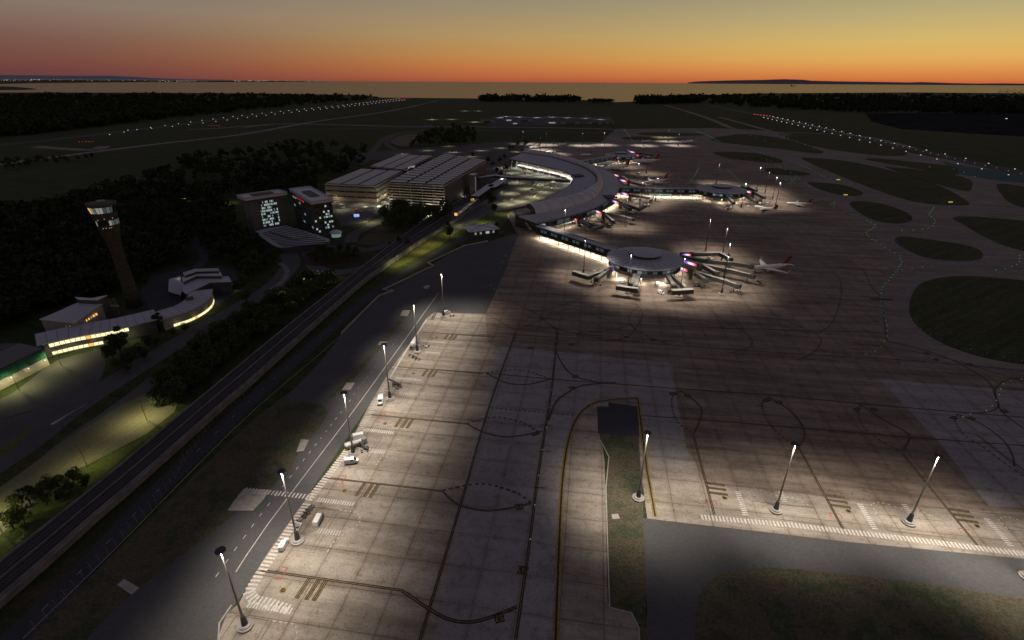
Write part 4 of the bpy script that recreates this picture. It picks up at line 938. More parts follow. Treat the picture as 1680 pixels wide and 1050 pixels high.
plane((952, 254), (970, 253), 'airliner with red tail left of the farthest pier head')
plane((896, 249), (908, 247), 'pale airliner left of the farthest walkway')
# ------------------------------------------------------------------ multi-storey car parks
def carpark(poly, H, label, levels, walls, m_face, open_, lights, seed, solid=.46):
    """poly = 4 plan corners near-left, near-right, far-right, far-left"""
    c = poly[0]; t = thing('car_park', label, 'car park', (*c, 0), 'multi-storey car parks')
    V = [Vector(p) for p in poly]; lv = H/levels; cen = sum(V, Vector((0, 0)))/4
    MB().prism([tuple(p) for p in poly], H-.8, H).build('roof', M['deck'], t)
    # shade-sail rows across the roof, lying between aisle lines
    def bl(u, v): return V[0].lerp(V[1], u).lerp(V[3].lerp(V[2], u), v)
    n = 15; m = MB(); m2 = MB()
    for k in range(n):
        v0 = (k+.15)/n; v1 = (k+.72)/n
        for a, b in ((.02, .31), (.36, .64), (.69, .98)):
            q = [bl(a, v0), bl(b, v0), bl(b, v1), bl(a, v1)]
            m.prism([tuple(x) for x in q], [H+2.0, H+2.0, H+2.5, H+2.5], [H+2.08, H+2.08, H+2.58, H+2.58])
            for u in (a+.02, (a+b)/2, b-.02): p_ = bl(u, (v0+v1)/2); m2.box((*p_, H+1), (.15, .15, 2))
    sh = m.build('shade_rows', M['sail'], t); m2.build('shade_posts', M['steel'], sh)
    m = MB()
    m.wall(V, .35, H, H+1.1, True); m.build('parapet', M['wall'], t)
    for i in range(levels):
        z = i*lv
        if i: MB().prism([tuple(p.lerp(cen, .02)) for p in V], z, z+.35).build('floor_slab', M['wall_d'], t)  # slabs coloured dark so the gaps between spandrels look shaded
        for k in range(4):
            if k in open_: MB().beam(V[k], V[(k+1) % 4], .3, z+(.0 if i else .1), z+lv*solid).build('spandrel', m_face, t)
    for k in range(4):
        if k not in open_: MB().beam(V[k], V[(k+1) % 4], .5, 0, H-.8).build('wall', walls, t)
    m = MB()
    for k in range(4):
        ln = (V[(k+1) % 4]-V[k]).length; q = int(ln/14)
        for j in range(q+1): p_ = V[k].lerp(V[(k+1) % 4], j/q).lerp(cen, .008); m.box((*p_, H/2), (.8, .8, H-1))
    m.each('column', M['wall'], t)
    MB().prism([tuple(p.lerp(cen, .25)) for p in V], .1, H-1).build('core', M['wall_d'], t)
    for (k, u, e) in lights:
        p_ = V[k].lerp(V[(k+1) % 4], u); o_ = (p_-cen).normalized()*5; bulb('facade_lamp', t, (p_.x+o_.x-c[0], p_.y+o_.y-c[1], 2.2), e, (1, .88, .68), .3)
    for px, z, e in ():
        x, y = G(*px, z); b = bulb('security_light', t, (x-c[0], y-c[1], z), e, (1, .88, .66), .3)
    return t
HB = 27
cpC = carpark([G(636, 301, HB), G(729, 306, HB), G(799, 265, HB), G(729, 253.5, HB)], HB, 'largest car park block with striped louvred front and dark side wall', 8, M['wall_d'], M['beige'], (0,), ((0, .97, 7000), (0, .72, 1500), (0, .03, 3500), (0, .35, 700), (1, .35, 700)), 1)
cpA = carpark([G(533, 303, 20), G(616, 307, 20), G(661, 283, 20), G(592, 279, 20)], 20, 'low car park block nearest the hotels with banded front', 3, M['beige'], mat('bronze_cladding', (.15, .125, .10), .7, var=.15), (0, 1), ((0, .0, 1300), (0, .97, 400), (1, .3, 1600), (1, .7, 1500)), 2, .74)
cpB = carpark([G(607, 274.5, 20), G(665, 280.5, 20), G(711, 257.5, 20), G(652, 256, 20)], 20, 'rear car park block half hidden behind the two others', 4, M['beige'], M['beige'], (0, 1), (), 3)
for nm, t, pts in (('facade_light', cpC, [((705, 352), 1.5, 900), ((722, 350), 1.5, 900), ((726, 330), 6, 500), ((640, 332), 1.5, 900), ((660, 345), 1.5, 300), ((742, 342), 1.0, 200), ((775, 318), 1, 250), ((636, 316), 4, 700)]),
                   ('facade_light', cpA, [((531, 318), 6, 350), ((533, 331), 2, 300), ((620, 336), 1.5, 500), ((630, 330), 1.5, 600), ((642, 322), 2, 500), ((600, 337), 1.5, 200), ((560, 333), 1.5, 160), ((637, 312), 5, 400)]),
                   ('facade_light', cpB, [((673, 287), 12, 250), ((700, 262), 2, 200)])):
    for px, z, e in pts:
        x, y = G(*px, z); r_ = ROOT[t.name]; bulb(nm, t, (x-r_[0], y-r_[1], z), e*7, (1, .9, .7))
m = MB(); a, b = G(670, 281, 16), G(681, 278, 16); m.beam(a, b, .4, 19.6, 22.6); m.build('lit_sign', M['e_grey'], cpB)
# stair core on the dark wall of the big block
c = G(777, 318); t = thing('stair_tower', 'pale stair and lift tower on the dark side wall of the big car park', 'stair tower', (*c, 0))
MB().box((*c, 13.5), (7, 13, 27), rad(-14)).build('wall', M['viaduct'], t); MB().box((c[0]+3.4, c[1]-3.2, 13), (.3, .6, 22), rad(-14)).build('light_strip', M['e_grey'], t); MB().box((*c, 27.3), (8, 14, .5), rad(-14)).build('roof', M['roof2'], t)

# ------------------------------------------------------------------ hotels
def hotel(P, H, label, roof_in, faces, seed, lit, m_w, over):
    t = thing('hotel_tower', label, 'hotel', (*P[0], 0), 'hotel towers'); V = [Vector(p) for p in P]; cen = sum(V, Vector((0, 0)))/4; random.seed(seed)
    MB().prism([tuple(p) for p in P], 0, H-2.2).build('wall', m_w, t)
    out = [tuple(cen+(p-cen)*over) for p in V]
    rf = MB().prism(out, H-2.2, H).build('roof', M['roof2'], t)
    e = MB(); e.wall(out, .9, H, H+1.0, True); e.build('parapet', M['roof'], rf)
    MB().prism([tuple(cen+(p-cen)*roof_in) for p in V], H, H+.9).build('roof_plant', M['wall_d'], rf)
    MB().prism([tuple(cen+(p-cen)*(over-.02)) for p in V], H-3.4, H-2.25).build('eaves', M['wall_d'], t)
    for (k, cols, rows, a0, a1, prob, bright) in faces:
        a, b = V[k], V[(k+1) % 4]; d = (b-a); nrm = Vector((d.y, -d.x)).normalized()
        if (a+b)/2 != cen and nrm.dot((a+b)/2-cen) < 0: nrm = -nrm
        for r in range(rows):
            z = 5.5+(H-10)*r/rows
            for q in range(cols):
                u = a0+(a1-a0)*q/cols; u1 = a0+(a1-a0)*(q+.72)/cols
                on = random.random() < prob
                if not on and random.random() < .5: continue
                mm = (random.choice(bright) if on else M['glass'])
                MB().beam(a.lerp(b, u)+nrm*.08, a.lerp(b, u1)+nrm*.08, .12, z, z+(H-10)/rows*.68).build('window', mm, t)
    return t
P1 = [G(424, 380), G(466, 372), G(473, 357), G(431, 364)]
# corners read off the photograph: facade foot left/right, and depth behind
h1a, h1b = Vector(G(432, 381)), Vector(G(474, 373)); dn = (h1b-h1a); nn = Vector((-dn.y, dn.x)).normalized(); h1a2 = h1a-dn*.28
hotel([tuple(h1a2), tuple(h1b), tuple(h1b+nn*17), tuple(h1a2+nn*17)], 37, 'left hotel tower with wide overhanging roof and glowing glass front', .6, [(0, 12, 9, .27, .78, .66, [M['e_cool2'], M['e_cool2'], M['e_cool']])], 5, 1, mat('grey_render', (.12, .12, .125), .85, var=.1), 1.22)
g1, g2, g3 = Vector(G(520, 391)), Vector(G(552, 385)), Vector(G(487, 366))
hotel([tuple(g1), tuple(g2), tuple(g2+(g3-g1)), tuple(g3)], 37, 'right hotel tower with scattered lit windows and a red sign under its roof', .45, [(0, 8, 10, .04, .96, .27, [M['e_cool2'], M['e_cool']]), (3, 9, 9, .05, .95, .06, [M['e_cool']])], 9, 1, mat('charcoal_render', (.06, .06, .065), .85, var=.1), 1.08)
hs = bpy.data.objects['hotel_tower.001'] if 'hotel_tower.001' in bpy.data.objects else None
if hs:
    d = (g3-g1).normalized(); n = Vector((d.y, -d.x)); n = n if n.x < 0 else -n; m = MB()
    for k, w_ in enumerate((2.2, 1.6, 2.0, 1.4, 2.2)):
        p = g1+(g3-g1)*(.34+k*.075)+n*.9; m.beam(p, p+d*w_, .3, 31.4, 33.6-(k % 2)*.5)
    m.build('red_sign', M['e_red'], hs)
t = thing('hotel_podium', 'low ribbed hotel podium with curved corner below the two towers', 'podium', (*G(480, 395), 0))
PO = smooth(GP([(420, 381), (424, 379), (440, 375), (468, 371), (472, 371), (502, 380), (536, 391), (538, 395), (532, 398), (500, 401), (468, 404.5), (460, 405), (450, 402), (436, 393)], 6.5), 3, True)
MB().prism(PO, 0, 5.6).build('wall', M['wall_d'], t); rf = MB().prism([tuple(Vector((G(482, 388, 6.5)))+(Vector(p)-Vector(G(482, 388, 6.5)))*1.03) for p in PO], 5.6, 6.6).build('roof', M['podium'], t)
m = MB()
for k in range(11):
    a = Vector(G(430+k*3.2, 383+k*2.1, 6.8)); b = Vector(G(476+k*7.2, 371+k*2.9, 6.8)); m.beam(a, b, .8, 6.6, 7.1)
m.build('roof_ribs', M['seam'], rf)
m = MB(); mk_ = [G(443, 381, 7), G(482, 393, 7), G(506, 389, 7)]; [m.beam(a, b, 1.4, 6.6, 7.3) for a, b in zip(mk_, mk_[1:])]; m.build('roof_gutter', M['dark'], rf)
c = G(500, 403, 4); MB().box((c[0], c[1]-.6, 4.2), (3.2, .3, 1.5), rad(10)).build('small_sign', M['e_grey'], t)
c = G(552, 388); t = thing('entrance_canopy', 'small rounded canopy glowing white at the foot of the right hotel', 'canopy', (*c, 0)); MB().lathe((*c, 0), [(5.2, 3.6), (6.0, 3.8), (5.6, 5.2), (3.5, 6.2), (.2, 6.6)], 20).build('roof', M['roof2'], t); MB().cyl(c, 4.6, 0, 3.6, 20).build('glass_wall', M['e_cool'], t)

# ------------------------------------------------------------------ control tower
tx, ty = G(222, 502); t = thing('control_tower', 'tall tapering brown control tower flaring to a lit glass cab', 'control tower', (tx, ty, 0)); t.scale = (.8, .8, 1)
prof = [(5.9, 0), (5.4, 10), (4.7, 24), (4.3, 36), (4.5, 42), (5.4, 49), (7.0, 55), (7.9, 58.6)]
MB().lathe((0, 0, 0), prof, 28).build('shaft', M['tower'], t, True, True)
m = MB()
for k in range(28):
    a = 2*math.pi*k/28
    for (r0, z0), (r1, z1) in zip(prof, prof[1:]): m.tube((r0*math.cos(a), r0*math.sin(a), z0), (r1*math.cos(a), r1*math.sin(a), z1), .18, 4)
m.build('shaft_ribs', M['tower'], t, True)
MB().lathe((0, 0, 0), [(7.9, 58.6), (8.1, 62.2)], 28).build('lower_glass', M['glass'], t, True)
MB().lathe((0, 0, 0), [(8.2, 62.2), (9.0, 66.6)], 28).build('mid_band', M['tower'], t, True)
MB().lathe((0, 0, 0), [(8.6, 66.6), (9.8, 71)], 28).build('cab_glass', M['glass'], t, True)
MB().lathe((0, 0, 0), [(9.9, 71), (10.3, 71.4), (10.3, 73.0), (9.8, 73.1), (9.2, 72.6), (.2, 73.0)], 32).build('roof', mat('tower_roof', (.075, .07, .065), .8, var=.1), t, True)
MB().box((-1, 2, 73.6), (5, 3, 1), .2).build('roof_hatch', M['wall'], t, True)
def pane(r0, z0, r1, z1, a0, a1, m):
    v = [(r*math.cos(rad(a)), r*math.sin(rad(a)), z) for r, z, a in ((r0, z0, a0), (r0, z0, a1), (r1, z1, a1), (r1, z1, a0))]
    MB().add(v, [(0, 1, 2, 3)]).build('lit_pane', m, t, True)
base = math.degrees(math.atan2(-ty, -tx))
for k, mm in enumerate(('e_amber', 't_mid', 't_dim', 't_mid', 't_mid', 'e_teal', 't_dim', 'e_teal', 'glass')):
    a = base-72+k*14.2; pane(8.75, 66.9, 9.9, 70.7, a, a+12.6, M[mm])
for k, mm in enumerate(('t_mid', 't_dim', 'e_teal', 't_dim', 'e_teal', 't_dim')):
    a = base+8+k*12.5; pane(8.05, 58.9, 8.22, 62.0, a, a+11.4, M[mm])
pane(8.05, 58.9, 8.22, 62.0, base-62, base-54, M['e_grey'])
for a, z in ((-30, 57.2), (-14, 57.4), (2, 57.3), (12, 57.4), (-8, 63.4), (-40, 62.8), (30, 63.4)):
    r_ = 7.75 if z < 60 else 8.6; MB().box((r_*math.cos(rad(base+a)), r_*math.sin(rad(base+a)), z), (.5, .5, .5)).build('small_light', M['e_grey'], t, True)

# ------------------------------------------------------------------ office complex at the left
def long_building(name, label, px, h, wd, roofm, wallm, lit=None, mat_lit='e_warm', lead=1, over=1.5, cat='office', both=True):
    """building whose camera-side eave passes through photo pixels px (at roof height)"""
    A = resample(smooth(GP(px, h), 5), 26); t = thing(name, label, cat, (*A[len(A)//2], 0)); n = len(A)
    B = []
    for i in range(n):
        d = Vector(A[min(i+1, n-1)])-Vector(A[max(i-1, 0)]); d.normalize(); q = Vector((-d.y, d.x)); B.append(tuple(Vector(A[i])+q*wd))
    m = MB(); sweep(m, B, A, h+.5, h, .5); m.build('roof', roofm, t)
    A2 = inset(A, B, over); B2 = inset(B, A, over); m = MB()
    for C_ in (A2, B2): m.wall(C_[1:-1], .3, 0, h-.5)
    m.beam(A2[1], B2[1], .3, 0, h-.5); m.beam(A2[-2], B2[-2], .3, 0, h-.5); m.build('wall', wallm, t)
    m = MB()
    for i in range(0, n, 2): m.beam(A[i], B[i], .14, h, h+.07, h+.5, h+.57)
    m.build('roof_seams', M['seam'], t)
    if lit:
        for (z0, z1, f0, f1) in lit:
            for i in range(int(f0*(n-2))+1, int(f1*(n-2))):
                o_ = inset(A, B, over-.22); p, q = Vector(o_[i]), Vector(o_[i+1]); MB().beam(p.lerp(q, .05), p.lerp(q, .95), .1, z0, z1).build('lit_window', M[mat_lit] if (i*5) % 9 else M['e_amber'], t)
    return t, A, B
t, A, B = long_building('office_building', 'long straight office wing with two bright lit storeys left of the big tree', [(60, 567), (120, 553), (190, 540), (262, 523)], 9, 18, M['roof'], M['wall_d'], [(5.6, 7.7, .05, .78), (.7, 2.6, .05, .5)], cat='office')
for k in (2, 6, 10, 14, 18): 
    p = Vector(A[k]); r_ = ROOT[t.name]; bulb('porch_light', t, (p.x+1.5-r_[0], p.y-2.0-r_[1], 3.4), 330, (1, .92, .55))
t, A, B = long_building('office_building', 'curved office wing with a glowing ground-floor strip right of the control tower', [(262, 526), (285, 518), (310, 510), (333, 498), (346, 486), (349, 474)], 8, 15, M['roof'], M['beige'], [(.6, 2.3, .12, .98)], over=.6)
for k in (4, 9, 14, 19, 23):
    p = Vector(A[k]); q = Vector(B[k]); o_ = (p-q).normalized()*1.6; r_ = ROOT[t.name]; bulb('wall_light', t, (p.x+o_.x-r_[0], p.y+o_.y-r_[1], 2.5), 60, (1, .9, .5))
c = G(311, 490, 9); MB().box((*c, 9.2), (4, 3, 1.4), .3).build('roof_plant', M['wall_d'], t)
def block(name, label, poly_px, h, roofm, wallm, cat='office', ridge=None, over=1.0):
    P = GP(poly_px, h); t = thing(name, label, cat, (*P[0], 0)); V = [Vector(p) for p in P]; cen = sum(V, Vector((0, 0)))/len(V)
    MB().prism([tuple(cen+(p-cen)*.96) for p in V], 0, h-.4).build('wall', wallm, t); r = MB().prism(P, h-.4, h).build('roof', roofm, t)
    return t, P, r
t, P, r = block('office_building', 'wedge-roofed office block with a row of amber windows', [(64, 524), (92, 512), (132, 494), (168, 499), (158, 505), (122, 530)], 12, M['roof'], M['wall'])
for a, b, k0, k1 in (((66, 528), (122, 536), 3, 9), ((124, 535), (162, 512), 1, 9)):
    for k in range(k0, k1):
        px = (a[0]+(b[0]-a[0])*k/9, a[1]+(b[1]-a[1])*k/9); c = G(*px, 8.6); MB().box((c[0]*.997, c[1]*.997, 8.6), (.8, .8, 1.3)).build('window', M['e_amber'] if k % 3 else M['e_grey'], t)
block('office_building', 'small flat-topped penthouse block behind the wedge roof', [(122, 487), (150, 489), (176, 484), (168, 488), (160, 492), (128, 491)], 15, M['roof2'], M['wall_d'])
c = G(181, 500, 8); t = thing('roof_aerial', 'cluster of pale aerials beside the dark tree', 'aerial', (*G(181, 500), 0))
for k in range(4): MB().tube((c[0]+k*1.4, c[1], 0), (c[0]+k*1.4, c[1], 13), .12, 6).build('pole', M['wall'], t)
MB().box((c[0]+2, c[1], 7), (6, 1.2, 1.2)).build('equipment', M['steel'], t)
t, P, r = block('office_building', 'stepped flat-roofed building at the bend with ribbed roof', [(298, 463), (322, 455), (375, 453), (380, 462), (345, 463), (305, 482), (300, 478)], 9, M['roof'], M['wall_d'])
block('office_building', 'upper step of the stepped building at the bend', [(298, 455), (322, 446), (362, 446), (364, 452), (322, 452), (300, 462)], 11.5, M['roof2'], M['wall_d'])
block('office_building', 'highest narrow roof plate of the stepped building', [(300, 447), (320, 441), (358, 440), (360, 444), (322, 445), (302, 452)], 13.5, M['roof'], M['glass'])
t_, P_, r_ = block('plant_yard', 'fenced plant yard left of the stepped building', [(277, 458), (296, 453), (300, 476), (296, 484), (276, 478)], 4, M['roof'], M['wall_d'], 'plant yard')
for px, z, e in (((384, 458), 3, 160), ((388, 470), 3, 200), ((292, 455), 5, 60)):
    c = G(*px, z); rt = ROOT[t_.name]; bulb('yard_light', t_, (c[0]-rt[0], c[1]-rt[1], z), e, (1, .92, .6))
# green corrugated shed
SH = [G(-60, 600, 10), G(0, 585, 10), G(76, 572, 10), G(66, 563, 10), G(0, 560, 10), G(-60, 565, 10)]
q1, q2 = Vector(G(82, 599)), Vector(G(-60, 672)); dd = (q2-q1).normalized(); nb = Vector((dd.y, -dd.x)); nb = nb if nb.x < 0 else -nb
t = thing('maintenance_shed', 'large green corrugated shed with lit roller doors at the left edge', 'shed', (*q1, 0))
q3 = q1+nb*30; q4 = q2+nb*30
MB().prism([tuple(q1), tuple(q2), tuple(q4), tuple(q3)], 0, 5).build('lower_wall', M['beige'], t)
w_ = MB().prism([tuple(q1-nb*.3), tuple(q2-nb*.3), tuple(q4+nb*.3), tuple(q3+nb*.3)], 5.01, 10.6).build('green_wall', M['green'], t)
m = MB(); L_ = (q2-q1).length
for k in range(int(L_/1.1)): p = q1+dd*k*1.1-nb*.38; m.box((*p, 7.8), (.16, .16, 5.4))
m.build('corrugation', M['green'], w_)
e1, e2 = q1.lerp(q3, .5), q2.lerp(q4, .5)
rf = MB().add([(*(q1-nb*.8), 10.62), (*(q2-nb*.8), 10.62), (*e2, 12.6), (*e1, 12.6), (*(q3+nb*.8), 10.62), (*(q4+nb*.8), 10.62)], [(0, 1, 2, 3), (3, 2, 5, 4)]).build('roof', M['seam'], t)
m = MB()
for k in range(1, 12): a = (q1-nb*.8).lerp(e1, k/12); b = (q2-nb*.8).lerp(e2, k/12); z = 10.62+1.98*k/12; m.beam(a, b, .18, z, z+.14)
m.build('roof_battens', M['roof'], rf)
for k in range(5):
    p = q1+dd*(4+k*9)-nb*.12; MB().beam(p, p+dd*5, .2, .1, 4.2).build('roller_door', M['wall'], t)
    p = q1+dd*(2+k*9)-nb*.9; lp = MB().box((*p, 4.3), (.5, .4, .3)).build('wall_lamp', M['e_white'], t); r_ = ROOT[t.name]
    p2 = p-nb*.6; bulb('wall_light', t, (p2.x-r_[0], p2.y-r_[1], 4.0), 130, (1, .92, .66))
# pavilion with hip roof beside the terminal tip
PV = GP([(757, 370), (805, 366), (822, 375), (770, 381)], 5.5); t = thing('pavilion', 'small pavilion with a pale hipped roof beside the terminal tip', 'pavilion', (*PV[0], 0)); V = [Vector(p) for p in PV]; cen = sum(V, Vector((0, 0)))/4
MB().prism([tuple(cen+(p-cen)*.8) for p in V], 0, 5.2).build('wall', M['wall_d'], t)
rf = MB().add([(*p, 5.2) for p in PV]+[(*cen, 7.6)], [(3, 2, 1, 0), (0, 1, 4), (1, 2, 4), (2, 3, 4), (3, 0, 4)]).build('roof', M['roof2'], t)
m = MB(); [m.tube((*p, 5.3), (*cen, 7.7), .22, 5) for p in V]; m.build('roof_ridges', M['seam'], rf)
f = [cen+(p-cen)*.81 for p in V]
for k, mm in ((.12, 'e_grey'), (.32, 'e_grey'), (.55, 'e_cool2'), (.82, 'e_grey')):
    p = f[3].lerp(f[2], k); q = f[3].lerp(f[2], k+.14 if mm == 'e_cool2' else k+.07); MB().beam(p, q, .2, 1.2, 3.6).build('window', M[mm], t)
c = G(822, 384); t = thing('container', 'rusty red container beside the pavilion', 'container', (*c, 0)); MB().box((*c, 1.5), (6.5, 2.6, 2.6), .1).build('body', mat('rust_red', (.16, .05, .03), .8, var=.3), t); MB().box((c[0], c[1]-1.32, 1.5), (6.3, .06, 2.3), .1).build('side_ribs', M['seam'], t)

# ------------------------------------------------------------------ railway viaduct and station
RZ = 4.0
rl_px = [(-80, 985), (0, 919), (90, 848), (165, 788), (235, 730), (300, 675), (400, 592), (480, 527), (560, 464), (642, 400), (692, 365), (740, 336), (790, 308), (812, 296)]
rr_px = [(-40, 1010), (75, 912), (150, 845), (218, 788), (300, 716), (375, 650), (400, 630), (500, 541), (594, 460), (622, 440), (680, 400), (742, 362), (802, 325), (824, 313)]
RLc = resample(smooth(GP(rl_px, RZ), 4), 90); RRc = resample(smooth(GP(rr_px, RZ), 4), 90)
t = thing('railway_viaduct', 'long twin-track railway viaduct with pale parapets running up from the lower left', 'viaduct', (*RLc[45], 0))
m = MB(); sweep(m, RLc, RRc, RZ-.7, RZ-.7, .8); m.build('deck', M['asphalt_dark'], t)
for c_ in (RLc, RRc): MB().wall(c_, .5, 0, RZ+.1).build('parapet', M['viaduct'], t)
RM = [tuple((Vector(a)+Vector(b))/2) for a, b in zip(RLc, RRc)]
m = MB(); m.wall(RM, .3, RZ-.7, RZ+.1); m.build('centre_wall', M['viaduct'], t)
m = MB(); io = inset(RRc, RLc, -1.0); m.wall(io[:61], 1.5, RZ-.5, RZ-.35); m.build('walkway', M['viaduct'], t)
ms = MB(); mr = MB()
for f_ in (.27, .73):
    T = [tuple(Vector(a).lerp(Vector(b), f_)) for a, b in zip(RLc, RRc)]
    for s in (-.75, .75):
        Q = []
        for i in range(len(T)):
            d = Vector(T[min(i+1, 89)])-Vector(T[max(i-1, 0)]); d.normalize(); Q.append(tuple(Vector(T[i])+Vector((-d.y, d.x))*s))
        mr.wall(Q, .12, RZ-.6, RZ-.42)
    tot = sum((Vector(b)-Vector(a)).length for a, b in zip(T, T[1:])); S_ = resample(T, int(tot/1.0))
    for i in range(len(S_)-1):
        a = Vector(S_[i]); d = (Vector(S_[i+1])-a).normalized(); ms.beam(a-Vector((-d.y, d.x))*1.3, a+Vector((-d.y, d.x))*1.3, .3, RZ-.69, RZ-.6)
ms.build('sleepers', mat('sleeper', (.075, .06, .05), .9, var=.2), t)['kind'] = 'stuff'; mr.each('rail', mat('rail', (.16, .14, .13), .5, metal=.5, var=0), t)
t = thing('railway_station', 'open railway station with pale flat canopies beside the big car park', 'station', (*G(800, 320), 0))
for p, q, w_ in (((779, 322), (806, 303), 11), ((806, 307), (828, 293), 13)):
    a, b = G(*p, 8), G(*q, 8); MB().beam(a, b, w_, 8, 8.6).build('canopy', M['roof2'], t)
    va, vb = Vector(a), Vector(b); m = MB()
    for k in range(6): c = va.lerp(vb, (k+.5)/6); m.cyl(c, .3, RZ-1, 8, 8)
    m.each('column', M['steel'], t)
a, b = G(750, 352, 4.4), G(783, 325, 4.4); MB().beam(a, b, 4.6, 3.2, 4.45).build('platform', M['kerb'], t)
for k in range(4): c = Vector(a).lerp(Vector(b), .15+k*.22); r_ = ROOT[t.name]; bulb('platform_light', t, (c.x-r_[0], c.y-r_[1], 7.5), 160, (1, .92, .7))
a = G(748, 352, 5.5); tag(MB().box((a[0], a[1], 5.8), (3, 3, 2.6), .3).build('signal_box', M['e_amber']), 'small orange-lit box at the near end of the platform', 'signal box')
a = G(775, 328, 5.5); tag(MB().box((a[0], a[1], 5.8), (4, 3, 2.4), .3).build('train', mat('lit_yellow_front', (.5, .4, .05), .5, var=0, emit=(.7, .55, .05), estr=.35)), 'yellow train front standing at the station platform', 'train')
t = thing('footbridge', 'pale roofed footbridge from the car park to the crescent terminal', 'footbridge', (*G(880, 296), 0), 'footbridges')
FB = GP([(784, 291), (812, 287), (838, 290), (880, 292), (936, 295)], 12)
m = MB(); m.wall(FB, 6.5, 11.6, 12.2); m.build('roof', M['roof2'], t)
m = MB(); m.wall(FB, 5.6, 8, 11.6); m.build('wall', M['wall_d'], t)
m = MB()
for p in resample(FB, 9)[1:-1]: m.cyl(p, .5, 0, 8, 10)
m.each('column', M['wall'], t)

# ------------------------------------------------------------------ vehicles and ground equipment
def wheels(r, xs, y, rr, wd=.3):
    for x in xs:
        for s in (-1, 1): MB().tube((x, s*y-wd/2*s, rr), (x, s*y+wd/2*s, rr), rr, 12).build('wheel', M['rubber'], r, True)
def make_van(m, L_=5.2, H=2.4):
    r = thing('van', 'x', 'van')
    MB().add([(0, -1, .5), (L_, -1, .5), (L_, 1, .5), (0, 1, .5), (0, -.95, H), (L_-1.6, -.95, H), (L_-1.6, .95, H), (0, .95, H), (L_, -.95, 1.25), (L_, .95, 1.25), (L_-.7, -.98, 1.4), (L_-.7, .98, 1.4)],
             [(3, 2, 1, 0), (4, 5, 6, 7), (0, 1, 8, 10, 5, 4), (2, 3, 7, 6, 11, 9), (0, 4, 7, 3), (1, 2, 9, 8), (8, 9, 11, 10), (10, 11, 6, 5)]).build('body', m, r, True)
    MB().add([(L_-1.52, -.82, H-.08), (L_-.74, -.86, 1.5), (L_-.74, .86, 1.5), (L_-1.52, .82, H-.08)], [(0, 1, 2, 3)]).add([(L_-1.5, -.82, H-.06), (L_-.7, -.86, 1.5), (L_-.7, .86, 1.5), (L_-1.5, .82, H-.06)], [(0, 1, 2, 3)]).build('windscreen', M['glass'], r, True)
    for s in (-1, 1): MB().box((L_-2.2, s*.985, 1.85), (1.2, .04, .6)).build('side_window', M['glass'], r, True)
    wheels(r, (.9, L_-1.0), .85, .36); return r
def make_truck(long=7.5):
    r = thing('box_truck', 'x', 'truck')
    MB().box((long*.38, 0, 2.1), (long*.76, 2.5, 2.6)).build('cargo_box', M['vwhite'], r, True)
    MB().box((long*.5, 0, .65), (long*.98, 1.6, .3)).build('chassis', M['dark'], r, True)
    c = MB().add([(long*.79, -1.15, .5), (long, -1.15, .5), (long, 1.15, .5), (long*.79, 1.15, .5), (long*.79, -1.1, 2.7), (long-.6, -1.1, 2.7), (long-.6, 1.1, 2.7), (long*.79, 1.1, 2.7), (long, -1.1, 1.4), (long, 1.1, 1.4)], [(3, 2, 1, 0), (4, 5, 6, 7), (0, 1, 8, 5, 4), (2, 3, 7, 6, 9), (0, 4, 7, 3), (1, 2, 9, 8), (8, 9, 6, 5)]).build('cab', M['vgrey'], r, True)
    MB().add([(long-.57, -.95, 2.6), (long+.01, -.98, 1.5), (long+.01, .98, 1.5), (long-.57, .95, 2.6)], [(0, 1, 2, 3)]).build('windscreen', M['glass'], c, True)
    wheels(r, (1.3, long-1.2), 1.0, .48, .4); return r
def make_tanker():
    r = thing('tank_truck', 'x', 'tank truck'); m = MB().lathe((0, 0, 2.1), [(.2, -.1), (1.15, 0), (1.25, .3), (1.25, 6.7), (1.15, 7.0), (.2, 7.1)], 18, 'x'); m.build('tank', M['vwhite'], r, True, True)
    MB().box((3.5, 0, 3.35), (6.5, .5, .12)).build('catwalk', M['steel'], r, True); MB().box((4.5, 0, .8), (9, 1.2, .3)).build('chassis', M['dark'], r, True)
    MB().box((3.5, 0, 1.0), (6.9, 2.4, .25)).build('skirt', M['vyel'], r, True)
    c = MB().box((8.2, 0, 1.8), (1.9, 2.3, 2.3)).build('cab', M['vgrey'], r, True); MB().box((9.16, 0, 2.2), (.05, 2, .9)).build('windscreen', M['glass'], c, True)
    wheels(r, (1.2, 2.5, 8.0), 1.0, .5, .4); return r
def make_tug():
    r = thing('baggage_tug', 'x', 'tug'); MB().box((1.5, 0, .75), (3.0, 1.5, .6)).build('body', M['vwhite'], r, True); MB().box((.7, 0, 1.25), (.9, 1.3, .4)).build('seat', M['dark'], r, True)
    m = MB(); [m.tube((x, y, 1.0), (x, y, 2.0), .05, 5) for x in (.3, 1.6) for y in (-.65, .65)]; m.box((.95, 0, 2.03), (1.5, 1.4, .08)); m.build('canopy', M['vgrey'], r, True); wheels(r, (.6, 2.4), .7, .32, .25); return r
def make_dolly():
    r = thing('baggage_dolly', 'x', 'dolly'); m = MB()
    for y in (-.75, .75): m.box((1.6, y, .55), (3.2, .12, .15))
    for x in (.1, 1.1, 2.1, 3.1): m.box((x, 0, .55), (.12, 1.5, .15))
    m.build('frame', M['dark'], r, True); MB().tube((3.2, 0, .5), (4.6, 0, .35), .06, 6).build('tow_bar', M['dark'], r, True)
    m = MB(); [m.tube((x, y, .6), (x, y, 1.5), .05, 5) for x in (.1, 3.1) for y in (-.75, .75)]; m.tube((.1, -.75, 1.5), (.1, .75, 1.5), .05, 5); m.build('rails', M['dark'], r, True); wheels(r, (.5, 2.7), .7, .28, .2); return r
